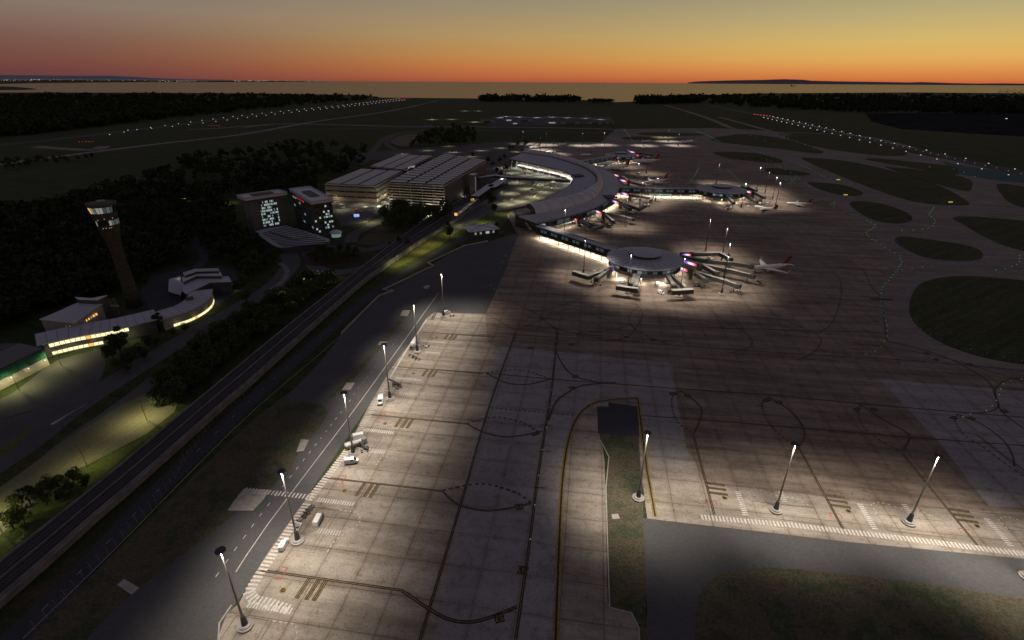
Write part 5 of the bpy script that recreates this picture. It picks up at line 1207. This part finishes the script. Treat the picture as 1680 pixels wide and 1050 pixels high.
def make_belt():
    r = thing('belt_loader', 'x', 'belt loader'); MB().box((2, 0, .75), (4, 1.7, .5)).build('chassis', M['dark'], r, True); MB().beam((-1, .3), (6.2, .3), .9, .9, 1.15, 2.9, 3.15).build('belt', M['dark'], r, True)
    MB().box((.8, -.5, 1.3), (1.0, .7, .9)).build('operator_seat', M['vgrey'], r, True); wheels(r, (.6, 3.4), .75, .36, .25); return r
def make_car(m):
    r = thing('parked_car', 'x', 'car'); L_ = 4.4
    MB().add([(0, -.88, .3), (L_, -.88, .3), (L_, .88, .3), (0, .88, .3), (0, -.85, .95), (L_, -.85, .85), (L_, .85, .85), (0, .85, .95)], [(3, 2, 1, 0), (4, 5, 6, 7), (0, 1, 5, 4), (1, 2, 6, 5), (2, 3, 7, 6), (3, 0, 4, 7)]).build('body', m, r, True)
    MB().add([(.3, -.8, .93), (3.2, -.8, .88), (3.2, .8, .88), (.3, .8, .93), (.8, -.65, 1.42), (2.4, -.65, 1.42), (2.4, .65, 1.42), (.8, .65, 1.42)], [(3, 2, 1, 0), (4, 5, 6, 7), (0, 1, 5, 4), (1, 2, 6, 5), (2, 3, 7, 6), (3, 0, 4, 7)]).build('cabin', M['glass'], r, True)
    MB().box((1.6, 0, 1.43), (1.5, 1.25, .04)).build('roof', m, r, True); wheels(r, (.8, L_-.9), .8, .32, .2); return r
PRO = {}
def veh(kind, px, ang, label, group=None, s=1.0):
    mk_ = {'van': lambda: make_van(M['vwhite']), 'truck': lambda: make_truck(), 'longtruck': lambda: make_truck(11), 'tanker': make_tanker, 'tug': make_tug, 'dolly': make_dolly, 'belt': make_belt, 'car_w': lambda: make_car(M['vwhite']), 'car_g': lambda: make_car(M['vgrey']), 'car_r': lambda: make_car(M['vred'])}
    if kind in PRO: o = copy_tree(PRO[kind])
    else: o = PRO[kind] = mk_[kind]()
    x, y = G(*px); place(o, x, y, .07, rad(ang), s); o['label'] = label
    if group: o['group'] = group
    return o
veh('longtruck', (684, 561), -97, 'long white box truck beside the fifth mast of the left apron row')
veh('tug', (693, 570), 0, 'small tug with white cover right of the long box truck')
for i, (px, a) in enumerate((((676, 587), -15), ((681, 590), -15), ((671, 584), -15), ((700, 570), 170), ((705, 569), 175))): veh('dolly', px, a, 'dark empty dolly, %s of the cluster by the fifth mast' % ORD[i], 'dollies by the fifth mast')
veh('van', (625, 655), -80, 'white van with dark windows beside the fourth mast', s=1.15)
veh('belt', (656, 633), 160, 'dark belt loader right of the fourth mast'); veh('dolly', (651, 640), 60, 'dark dolly beside the belt loader at the fourth mast')
veh('dolly', (646, 636), 80, 'second dark dolly touching the fourth mast area')
veh('tanker', (567, 738), 33, 'white tank truck with a yellow skirt at the third mast')
veh('truck', (597, 718), 200, 'grey-cabbed white lift truck beside the tank truck', s=.8)
veh('belt', (603, 738), 145, 'dark belt loader lying right of the third mast'); veh('dolly', (592, 742), 12, 'dark dolly below the belt loader at the third mast')
veh('van', (566, 761), 12, 'white van just below the third mast', s=1.05)
veh('truck', (518, 866), 88, 'white truck right of the second mast', s=.75); veh('van', (461, 906), 86, 'small white van left of the second mast', s=.9)
veh('tug', (487, 872), 90, 'tug behind the base of the second mast')
for i, px in enumerate(((496, 851), (500, 845), (489, 858), (503, 840))): veh('dolly', px, 60, 'black dolly, %s of the short row above the second mast' % ORD[i], 'dollies above the second mast')
veh('van', (727, 516), 30, 'small white van behind the sixth mast'); veh('dolly', (738, 520), 20, 'dark dolly right of the sixth mast')
for i, px in enumerate(((709, 525), (711, 521), (713, 517))): veh('dolly', px, 80, 'black dolly, %s of three left of the sixth mast' % ORD[i], 'dollies left of the sixth mast')
veh('van', (1017, 465), 30, 'white van on the apron left of the crosswise cab'); veh('truck', (1079, 470), 80, 'white truck below the nearest pier head', s=.7); veh('van', (1080, 480), -60, 'white van next to the truck below the nearest pier head')
veh('tug', (972, 446), 10, 'tug under the left jet bridge of the nearest pier head'); veh('belt', (1140, 471), 30, 'belt loader right of the wide crosswise cab')
veh('dolly', (1150, 474), 20, 'dolly beside the belt loader right of the crosswise cab')
gs = []
random.seed(3)
for px in ((908, 400), (912, 402), (917, 402), (922, 403), (928, 404), (932, 406), (936, 409)): gs.append(veh('dolly', px, random.uniform(0, 90), 'x', 'dollies left of the near walkway'))
number(gs, 'dark dolly in the loose row left of the near walkway, {} from the left')
gs = []
for px in ((990, 364), (998, 367), (1006, 370), (985, 372), (1022, 350), (1030, 353), (1040, 351), (1036, 346), (1046, 356), (1040, 333), (1048, 334), (1052, 329), (1044, 328), (1060, 334), (1066, 340), (1022, 343), (1080, 331), (1058, 295), (1040, 291), (1030, 285), (1062, 290), (1050, 286), (1250, 330), (1258, 335), (1262, 331), (1246, 336), (1280, 341), (1225, 340), (1200, 344), (1190, 340), (1168, 430), (1172, 447), (1196, 446), (1215, 478), (1225, 466), (1242, 462)):
    gs.append(veh(random.choice(['tug', 'dolly', 'van', 'belt', 'truck']), px, random.uniform(0, 360), 'x', 'ground vehicles around the gates'))
number(gs, 'small ground service vehicle among the terminal gates, {} from the left')
cs = []
for px in ((596, 365), (588, 357), (577, 352), (567, 349), (606, 343), (612, 350), (620, 346), (560, 341), (552, 338), (590, 347), (830, 329), (842, 327), (852, 324), (866, 321), (878, 317), (890, 312), (838, 321), (856, 317), (874, 311), (884, 306), (895, 303), (902, 309), (908, 312), (812, 300), (822, 296), (868, 296), (880, 298), (850, 292), (836, 288), (860, 284)):
    cs.append(veh(random.choice(['car_w', 'car_g', 'car_w', 'car_r']), px, random.choice([30, 210, 50]), 'x', 'cars on the forecourt and car yard'))
number(cs, 'small car standing on the lit forecourt or car yard, {} from the left')
c = G(586, 362); t = thing('sign_board', 'round blue-white lit sign in the car yard', 'sign', (*c, 0)); MB().cyl(c, .2, 0, 5, 8).build('pole', M['dark'], t); MB().box((*c, 6), (6, .4, 3), .2).build('sign_panel', mat('blue_sign', (.1, .2, .5), .5, var=0, emit=(.35, .5, 1), estr=.9), t)
c = G(586, 352); t = thing('warning_light', 'red-topped white light above the blue sign', 'warning light', (*c, 0)); MB().cyl(c, .2, 0, 6, 8).build('pole', M['dark'], t); MB().box((*c, 6.4), (1.6, 1.2, 1.2)).build('lamp', M['e_red'], t)
c = G(436, 420)
for i, (px, l) in enumerate((((1375, 296), 'yellow-lit guidance sign on the smaller grass island'), ((1559, 333), 'yellow-lit guidance sign at the tip of the long grass island'), ((1387, 321), 'dim yellow guidance sign between the taxiways'))):
    c = G(*px); t = thing('taxi_guidance_sign', l, 'sign', (*c, 0), 'lit taxi guidance signs'); MB().box((*c, 1.3), (6, .5, 1.3), .1).build('sign_panel', mat('lit_yellow', (.5, .4, .05), .5, var=0, emit=(.9, .75, .1), estr=.45), t); MB().box((*c, .25), (6, .3, .5), .1).build('sign_frame', M['dark'], t)
for i, px in enumerate(((1446, 491),)):
    c = G(*px); struct(MB().box((*c, .17), (15, 3.2, .02), rad(-8)).build('holding_position_marking', M['black']))

# ------------------------------------------------------------------ airfield ground lights
lp = {}
def ground_light(px, kind, k=1.0):
    x, y = G(*px); d = math.sqrt(x*x+y*y+CH*CH); r = min(max(d*(.00085 if kind in ('l_white', 'l_red') else .0005)*k, .2), 3.6)
    key = 'runway_light' if kind in ('l_white', 'l_red') else 'taxiway_light'
    if kind not in lp:
        o = MB().lathe((0, 0, 0), [(1, 0), (1, .22), (.8, .5), (.4, .7), (.01, .75)], 8).build(key, M[kind]); lp[kind] = o
    else: o = lp[kind].copy(); C.objects.link(o)
    place(o, x, y, .12, 0, r); ROOT[o.name] = (0, 0, 0); return o
def along(px, n, kind, k=1.0, jitter=0):
    """n lights at equal ground spacing along a photo-pixel polyline"""
    P = resample(GP(px), n); out = []
    for p in P:
        q = pix((p[0], p[1], 0))
        if -20 < q[0] < 1700 and q[1] < 1060: out.append(ground_light(q, kind, k))
    return out
def series(objs, fmt, cat, group):
    for o in objs: o['category'] = cat; o['group'] = group
    number(objs, fmt)
R_u = [(1268, 191.5), (1340, 206.5), (1450, 232), (1560, 255), (1665, 277.5)]; R_l = [(1253, 193), (1310, 206), (1420, 232), (1540, 262), (1648, 285.5), (1700, 298)]
series(along(R_u, 23, 'l_white', 1.0), 'white edge light on the far side of the right runway, {} from the left', 'runway light', 'far edge lights of the right runway')
series(along(R_l, 26, 'l_white', 1.0), 'white edge light on the near side of the right runway, {} from the left', 'runway light', 'near edge lights of the right runway')
series(along([(1270, 193), (1400, 221.5), (1560, 259), (1675, 285)], 50, 'l_white', .42), 'tiny white centreline light of the right runway, {} from the left', 'runway light', 'centreline lights of the right runway')
series(along([(1238, 188), (1244, 188.6), (1250, 189.2), (1256, 189.8), (1263, 190.6)], 6, 'l_red', 1.3), 'red end light of the right runway, {} from the left', 'runway light', 'red end lights of the right runway')
series(along([(180, 221), (235, 211), (330, 198), (400, 189), (480, 181), (560, 173.3), (640, 163.6), (655, 162)], 42, 'l_white', .8), 'white edge light on the far side of the left runway, {} from the left', 'runway light', 'far edge lights of the left runway')
series(along([(210, 214), (240, 211.5), (290, 207), (350, 200), (420, 191), (500, 182), (580, 173.5), (664, 164)], 38, 'l_white', .8), 'white edge light on the near side of the left runway, {} from the left', 'runway light', 'near edge lights of the left runway')
series(along([(657, 162.4), (672, 161.6)], 4, 'l_red', 1.3), 'red end light of the left runway, {} from the left', 'runway light', 'red end lights of the left runway')
series(along([(342, 206), (360, 206.4)], 5, 'l_red', .6), 'red stop-bar light beside the left runway crossing, {} from the left', 'runway light', 'red stop bar by the left runway')
series(along([(130, 233), (152, 232.4)], 5, 'l_red', .6), 'red stop-bar light at the lower left taxiway, {} from the left', 'runway light', 'red stop bar at the lower left')
gl = []
for pl, n in (([(1422, 362), (1438, 370), (1420, 382), (1426, 390), (1452, 406), (1476, 420), (1480, 430), (1470, 446), (1458, 460), (1446, 474), (1445, 492), (1450, 514), (1455, 535), (1455, 552), (1444, 572), (1425, 581), (1400, 585)], 44),
              ([(1532, 340), (1524, 352), (1535, 362), (1530, 372), (1510, 377), (1480, 378)], 14), ([(1673, 420), (1672, 432), (1655, 440), (1634, 443)], 7),
              ([(1480, 443), (1500, 440), (1530, 436)], 4), ([(1676, 622), (1648, 626), (1641, 640), (1638, 652), (1632, 662), (1618, 674)], 8), ([(1592, 679), (1580, 684)], 2),
              ([(912, 560), (912, 576), (909, 585)], 3), ([(905, 640), (900, 660), (900, 676), (897, 700), (888, 748), (870, 885)], 7), ([(805, 468), (812, 476), (818, 488)], 4), ([(820, 440), (830, 420)], 3),
              ([(1100, 172), (1135, 182), (1170, 198), (1200, 210), (1240, 226), (1270, 236)], 34), ([(1180, 191), (1240, 212), (1300, 228), (1352, 252)], 16), ([(1020, 208), (1030, 220), (1038, 232)], 12), ([(1140, 214), (1160, 222), (1180, 232)], 16),
              ([(1066, 180), (1080, 192)], 8), ([(860, 176), (836, 190)], 7), ([(900, 178), (882, 188)], 6), ([(1230, 245), (1262, 256), (1290, 262), (1330, 277), (1352, 290)], 22), ([(1258, 262), (1300, 285), (1328, 306)], 10), ([(1130, 300), (1140, 288), (1146, 276)], 10), ([(1195, 280), (1212, 296), (1225, 304)], 8),
              ([(1290, 296), (1306, 292), (1296, 300)], 6), ([(1362, 336), (1370, 330), (1368, 340)], 5), ([(1525, 274), (1560, 276), (1600, 290)], 4)):
    gl += along(pl, n, 'l_green', 1.0)
series(gl, 'green taxiway light, {} from the left', 'taxiway light', 'green taxiway centreline lights')
bl = []
for pl, n in (([(1640, 449), (1560, 450), (1520, 456), (1494, 472), (1485, 490), (1484, 505), (1492, 522), (1512, 541), (1540, 556), (1585, 571), (1640, 584), (1676, 592)], 34), ([(1460, 384), (1476, 400), (1500, 414), (1530, 424), (1580, 430), (1612, 428), (1625, 418)], 18), ([(1388, 332), (1400, 350), (1430, 364), (1470, 369), (1500, 366)], 16), ([(1320, 300), (1345, 314), (1385, 325), (1412, 324)], 12)):
    bl += along(pl, n, 'l_blue', .75)
series(bl, 'blue light beside the grass islands, {} from the left', 'taxiway light', 'blue taxiway edge lights')
bb = along([(130, 254), (260, 234.5), (400, 218.5), (520, 200)], 40, 'l_blue', .7)+along([(410, 204), (640, 206), (770, 208), (860, 209.5), (1000, 213)], 36, 'l_blue', .8)
series(bb, 'x {}', 'taxiway light', 'far')
rest = sorted(gl+bl+bb, key=lambda o: Vector(o.location).length)
V_ = []; F_ = []
rm = MB()
for o in rest:
    if o in bb: rm.cyl(o.location, o.scale[0], .12, .12+o.scale[0]*.7, 6)
stuff(rm.build('taxiway_edge_lights', M['l_blue']), 'rows of faint blue edge lights on the distant taxiways', 'taxiway lights')
for o in bb: bpy.data.objects.remove(o)
for o in [o for o in gl if Vector(o.location).length > 1900]: bpy.data.objects.remove(o); gl.remove(o)
number(gl, 'green taxiway light, {} from the left')
# far shore city lights
cl = []
random.seed(11)
for i in range(150):
    x = random.choice([random.uniform(0, 65), random.uniform(70, 240), random.uniform(245, 340), random.uniform(250, 330), random.uniform(380, 520), random.uniform(385, 440)])
    y = random.uniform(130.0, 133.0) if x < 240 else random.uniform(132.0, 133.8)
    P = G(x, y+x*.0, 0); d = math.hypot(*P); o = ground_light((x, y), 'l_white', .5); s = min(d*.00046*random.uniform(.6, 1.3), 90); o.scale = (s, s, s*.7); o.location.z = 0; o.name = 'city_light'
    cl.append(o)
series(cl, 'tiny town light on the far shore, {} from the left', 'town light', 'town lights on the far shore')
for i, (px, l) in enumerate((((1571+0, 0), ''),)): pass
o = ground_light((1651, 195), 'l_white', 1.6); o.name = 'beacon'; tag(o, 'single white beacon light on the dark ponds at the right', 'beacon')
for i, (px, c_, l) in enumerate((((869, 236), 'e_red', 'red beacon on the remote apron at its left end'),)): pass
# far road lit by lamps behind the trees, glow on the hangar yards
yard = []
for px, e, col in (((762, 182), 3, (.7, 1, .9)), ((784, 182), 2, (.8, 1, .9)), ((708, 196), 3, (1, .95, .6)), ((740, 195.6), 2, (1, .95, .6)), ((778, 200), 3, (.9, 1, .6)), ((830, 191), 3, (.7, .9, .9)), ((850, 192), 3, (.7, .9, .9)), ((880, 193), 3, (.6, .9, .9)), ((905, 192), 3, (.7, .9, .95)), ((930, 193), 2, (.7, .9, .9)), ((960, 194), 2, (.6, .8, .8)), ((985, 196), 2, (1, 1, .7)), ((820, 193), 2, (.8, .9, .9))):
    s_ = copy_tree(st0); x, y = G(*px); place(s_, x, y, 0, 0); s_['group'] = 'lamps around the distant hangars'; spot('street_light', s_, (2.1, 0, 13), 16000*e, col, 170, .7, .3); yard.append(s_)
number(yard, 'distant yard lamp near the far hangars, {} from the left')
hg = []
for px, w_, h_ in (((835, 198), 40, 9), ((860, 199), 60, 10), ((845, 203), 30, 7), ((905, 202), 50, 8), ((935, 203), 70, 9), ((975, 203), 50, 9), ((1000, 203), 30, 8), ((800, 200), 50, 9)):
    c = G(*px); t = thing('hangar', 'x', 'hangar', (*c, 0), 'distant hangars')
    MB().box((*c, h_/2), (w_, 45, h_)).build('wall', M['wall'], t); MB().add([(c[0]-w_/2-1, c[1]-24, h_), (c[0]+w_/2+1, c[1]-24, h_), (c[0]+w_/2+1, c[1], h_+4), (c[0]-w_/2-1, c[1], h_+4), (c[0]+w_/2+1, c[1]+24, h_), (c[0]-w_/2-1, c[1]+24, h_)], [(0, 1, 2, 3), (3, 2, 4, 5)]).build('roof', M['wall_d'], t)
    MB().box((c[0], c[1]-22.6, h_*.35), (w_*.5, .3, h_*.6)).build('door', M['e_grey'] if px[0] in (835, 845, 905) else M['wall_d'], t); hg.append(t)
number(hg, 'low distant hangar beyond the cross taxiway, {} from the left')
# port cranes at the far right, and a ship at sea
cr = []
for px, s in (((1640, 152), 1), ((1652, 152), 1.05), ((1664, 153), 1), ((1674, 153), 1.1)):
    c = G(px[0], px[1], 0); c = (c[0]*.62, c[1]*.62)
    t = thing('port_crane', 'x', 'crane', (*c, 0), 'port cranes on the right skyline')
    H_ = 62*s; m = MB(); st_ = mat('crane_steel', (.28, .22, .2), .7, var=0) if not cr else cr[0].children[0].data.materials[0]
    for dx in (-14, 14):
        for dy in (-10, 10): m.tube((c[0]+dx, c[1]+dy, 0), (c[0]+dx*.7, c[1]+dy*.7, H_), 1.6, 6)
    m.build('legs', st_, t); MB().tube((c[0]-28, c[1], H_), (c[0]+66, c[1], H_+2), 1.8, 6).build('boom', st_, t)
    MB().tube((c[0], c[1], H_), (c[0]-4, c[1], H_+30), 1.4, 6).tube((c[0]-4, c[1], H_+30), (c[0]+56, c[1], H_+3), .8, 5).tube((c[0]-4, c[1], H_+30), (c[0]-26, c[1], H_+1), .8, 5).build('mast', st_, t); cr.append(t)
number(cr, 'lattice port crane on the far right skyline, {} from the left')
c = G(1301, 141.5, -3); t = thing('ship', 'tiny dark ship far out at sea before the island', 'ship', (*c, -3)); k = c[1]/3000
MB().add([(c[0]-14*k, c[1]-3, -3), (c[0]+14*k, c[1]-3, -3), (c[0]+17*k, c[1], 2*k), (c[0]-17*k, c[1], 2*k)], [(0, 1, 2, 3)]).prism([(c[0]-15*k, c[1]-10), (c[0]+15*k, c[1]-10), (c[0]+15*k, c[1]+10), (c[0]-15*k, c[1]+10)], -3, 2*k).build('hull', M['dark'], t); MB().box((c[0]-8*k, c[1], 4*k), (8*k, 16, 5*k)).build('bridge', M['dark'], t)

# ------------------------------------------------------------------ fences along the airport road (wire on curved posts)
fp = [(60, 1034), (92, 1003), (118, 975), (141, 950), (165, 923), (189, 900), (209, 879), (231, 855), (253, 832), (273, 806), (289, 785), (303, 762), (317, 740), (329, 725), (344, 703), (358, 690), (372, 676), (392, 660), (412, 640)]
t = thing('perimeter_fence', 'wire fence on tall curved posts along the grass verge by the dark road', 'fence', (*G(231, 855), 0))
P = resample(smooth(GP(fp), 4), 40); m = MB()
for p in P: MB().tube((*p, 0), (*p, 3.2), .07, 5).tube((*p, 3.2), (p[0]-.8, p[1]+.3, 3.9), .06, 5).build('fence_post', M['fence'], t)
for z in (.6, 1.4, 2.2, 3.1):
    for a, b in zip(P, P[1:]): m.tube((*a, z), (*b, z), .015, 3)
m.build('wires', M['fence'], t)
t = thing('service_wall', 'long low wall with a stepped corner beside the upper service road', 'wall', (*G(700, 445), 0)); m = MB()
P = GP([(560, 548), (572, 536), (622, 486), (645, 478), (628, 476), (640, 471), (700, 442), (712, 437), (702, 432), (730, 419), (762, 404), (793, 398), (800, 396)])
m.wall(P, .5, 0, 1.3)
m.build('wall', M['wall'], t)

# ------------------------------------------------------------------ trees
def crown(n, H, R, seed, sz, m, name='crown', parent=None, c0=(0, 0, 0), lobes=7):
    rnd = np.random.default_rng(seed)
    L0 = rnd.normal(size=(lobes, 3)); L0 /= np.linalg.norm(L0, axis=1)[:, None]; L0 *= np.array([R*.55, R*.55, H*.26]); L0[:, 2] += H*.62
    rads = R*rnd.uniform(.34, .62, lobes)
    k = rnd.integers(0, lobes, n); d = rnd.normal(size=(n, 3)); d /= np.linalg.norm(d, axis=1)[:, None]
    c = L0[k]+d*(rads[k]*rnd.uniform(.55, 1.08, n)**.6)[:, None]*np.array([1, 1, .85]); c[:, 2] = np.maximum(c[:, 2], H*.16)
    a = rnd.normal(size=(n, 3)); a /= np.linalg.norm(a, axis=1)[:, None]; b = np.cross(a, rnd.normal(size=(n, 3))); b /= np.linalg.norm(b, axis=1)[:, None]
    s = (sz*rnd.uniform(.6, 1.3, n))[:, None]
    v = np.stack([c-a*s, c-b*s*.6, c+a*s, c+b*s*.6], 1).reshape(-1, 3)+np.array(c0)
    return v
def mesh_quads(name, v, m, parent=None):
    n = len(v)//4; me = bpy.data.meshes.new(name); me.vertices.add(len(v)); me.vertices.foreach_set('co', v.astype(np.float32).ravel())
    me.loops.add(4*n); me.loops.foreach_set('vertex_index', np.arange(4*n)); me.polygons.add(n); me.polygons.foreach_set('loop_start', np.arange(0, 4*n, 4))
    me.update(calc_edges=True); me.materials.append(m); o = bpy.data.objects.new(name, me); C.objects.link(o); o.parent = parent; return o
def make_tree(seed, n=900, sz=.55, m='leaf', H=12, R=5, cyp=False):
    r = thing('tree', 'x', 'tree')
    if cyp: R = R*.55
    mesh_quads('crown', crown(n, H, R, seed, sz, m, lobes=9), M[m], r)
    mb = MB().tube((0, 0, -.2), (0, 0, H*.35), .32, 8, .2); random.seed(seed)
    for k in range(6):
        a = random.uniform(0, 6.28); mb.tube((0, 0, H*(.2+.03*k)), (math.cos(a)*R*.5, math.sin(a)*R*.5, H*(.5+.04*k)), .14, 6, .05)
    mb.build('trunk', M['trunk'], r, True); return r
protos = [make_tree(1), make_tree(2, 800, .6, 'leaf2'), make_tree(3, 1000, .5, 'leaf', 12, 4.4), make_tree(4, 700, .6, 'leaf2', 13, 5.5), make_tree(5, 700, .6, 'leaf2', 15, 4.2, True)]
used = [False]*5
def tree(px, h, kind=None, group=None, w=1.0):
    k = random.randrange(4) if kind is None else kind
    o = protos[k] if not used[k] else copy_tree(protos[k]); used[k] = True
    x, y = G(*px); s = h/12.5; place(o, x, y, 0, random.uniform(0, 6.28)); o.scale = (s*w, s*w, s); o['group'] = group; return o
def inside(p, poly):
    c = False; n = len(poly)
    for i in range(n):
        a, b = poly[i], poly[i-1]
        if (a[1] > p[1]) != (b[1] > p[1]) and p[0] < (b[0]-a[0])*(p[1]-a[1])/(b[1]-a[1])+a[0]: c = not c
    return c
def scatter(poly, n, sep=0):
    xs = [p[0] for p in poly]; ys = [p[1] for p in poly]; out = []
    tries = 0
    while len(out) < n and tries < n*60:
        tries += 1; p = (random.uniform(min(xs), max(xs)), random.uniform(min(ys), max(ys)))
        if inside(p, poly) and all(math.hypot(p[0]-q[0], p[1]-q[1]) > sep for q in out): out.append(p)
    return out
random.seed(21)
def grove(poly, n, h, fmt, group, sep, kinds=None, w=1.0):
    ts = [tree(p, random.uniform(*h), random.choice(kinds) if kinds else None, group, w) for p in scatter(poly, n, sep)]
    number(ts, fmt); return ts
grove([(258, 676), (300, 660), (345, 618), (400, 576), (460, 532), (552, 466), (528, 448), (480, 482), (420, 516), (350, 562), (300, 602), (262, 640)], 100, (8, 13), 'dark bushy tree, {} from the left in the belt beside the railway viaduct', 'trees in the belt beside the viaduct', 6.5, w=1.15)
grove([(5, 880), (45, 870), (70, 848), (150, 800), (178, 790), (150, 778), (95, 800), (50, 826), (10, 850)], 11, (6, 9), 'dark tree, {} from the left in the clump at the lower left corner', 'clump of trees at the lower left', 15)
ts = [tree(p, h, 4, 'dark trees in front of the office wing', 1.25) for p, h in (((203, 590), 20), ((265, 543), 13), ((190, 596), 13))]+[tree(p, h, None, 'dark trees in front of the office wing') for p, h in (((216, 600), 10), ((230, 585), 9), ((178, 590), 8), ((245, 570), 8), ((286, 552), 6), ((305, 545), 6), ((210, 612), 7), ((240, 590), 7), ((258, 570), 7), ((196, 608), 8))]
number(ts, 'dark tree in front of the lit office wing, {} from the left')
grove([(508, 424), (525, 416), (575, 414), (596, 424), (560, 432), (520, 433)], 30, (6, 10), 'low dark tree on the roundabout bed below the hotels, {} from the left', 'trees on the roundabout bed', 7)
grove([(630, 370), (650, 352), (722, 358), (735, 362), (700, 372), (672, 380), (635, 385)], 22, (16, 23), 'tall dark tree in front of the striped car park, {} from the left', 'trees in front of the striped car park', 8)
ts = [tree(p, h, None, 'scattered trees near the station and pavilion') for p, h in (((738, 390), 12), ((735, 378), 10), ((806, 340), 16), ((810, 350), 12), ((803, 332), 14), ((655, 400), 7), ((640, 405), 6), ((670, 404), 7), ((822, 290), 11), ((830, 282), 14), ((815, 285), 11), ((808, 275), 13), ((800, 268), 12), ((820, 268), 14), ((828, 262), 12), ((838, 268), 9), ((815, 372), 6), ((849, 242), 16), ((862, 241), 16), ((836, 248), 12), ((842, 246), 11), ((776, 258), 10))]
number(ts, 'dark tree near the station, pavilion or terminal ends, {} from the left')
grove([(672, 246), (700, 240), (760, 240), (778, 235), (780, 214), (745, 212), (712, 222), (690, 230)], 46, (14, 26), 'tall dark tree in the grove beyond the car parks, {} from the left', 'grove beyond the car parks', 5)
grove([(410, 520), (388, 480), (410, 455), (440, 445), (455, 430), (430, 410), (392, 400), (350, 410), (350, 435), (390, 440), (400, 460)], 40, (8, 14), 'dark roundish tree between the stepped building and the hotels, {} from the left', 'trees between the office complex and the hotels', 8)
grove([(0, 268), (40, 266), (110, 262), (160, 258), (160, 262), (100, 270), (0, 280)], 24, (8, 14), 'distant low tree along the edge of the left field, {} from the left', 'trees along the left field', 5)
# the wood around the tower reads as one mass
def wood(name, label, poly, n, h, R, per, sz, m, seed, floor=.35):
    random.seed(seed); V = []; base = []
    for i, p in enumerate(scatter(poly, n)):
        x, y = G(*p); hh = random.uniform(*h); V.append(crown(per, hh, R*random.uniform(.7, 1.3)*hh/12, seed*1000+i, sz*hh/12, m, c0=(x, y, 0), lobes=4))
    return stuff(mesh_quads(name, np.concatenate(V), M[m]), label, 'wood')
W = [(-60, 400), (-60, 345), (20, 352), (95, 342), (150, 322), (190, 310), (250, 292), (320, 262), (400, 250), (480, 240), (560, 238), (605, 246), (612, 264), (575, 285), (535, 296), (520, 320), (480, 320), (400, 318), (385, 350), (388, 392), (420, 405), (400, 430), (345, 418), (315, 388), (300, 430), (250, 450), (200, 480), (110, 500), (60, 515), (0, 540), (-60, 560)]
wood('woodland', 'dark woodland around the control tower and behind the hotels', W, 1500, (12, 21), 5.5, 80, 1.3, 'leaf3', 3)
wood('mangrove_forest', 'dark far forest band beyond the left runway', [(-60, 228), (-60, 160), (60, 157), (240, 155.5), (420, 156), (600, 157.5), (624, 163), (560, 168), (440, 178), (300, 192), (160, 208), (60, 220)], 2200, (20, 30), 9, 44, 3.2, 'leaf3', 4)
wood('mangrove_forest', 'dark far forest band behind the right runway', [(1150, 163), (1155, 157.5), (1250, 156), (1500, 155.5), (1720, 157), (1740, 188), (1400, 184), (1240, 176), (1160, 170)], 1500, (20, 30), 10, 44, 3.4, 'leaf3', 5)
wood('shore_wood', 'thin dark line of trees on the shore left of the centre gap', [(788, 164.2), (850, 163.8), (950, 166.5), (948, 168), (850, 167), (788, 166.5)], 110, (30, 46), 11, 60, 2.6, 'leaf3', 6)
grove([(965, 168), (1005, 169), (1005, 170), (965, 169.6)], 18, (26, 38), 'small dark tree on the short shore clump at centre, {} from the left', 'short clump on the shore', 1.2, w=1.8)
wood('shore_wood', 'thin dark line of trees on the shore right of the centre gap', [(1046, 168), (1150, 164), (1150, 169), (1046, 171)], 150, (30, 50), 11, 60, 2.6, 'leaf3', 7)
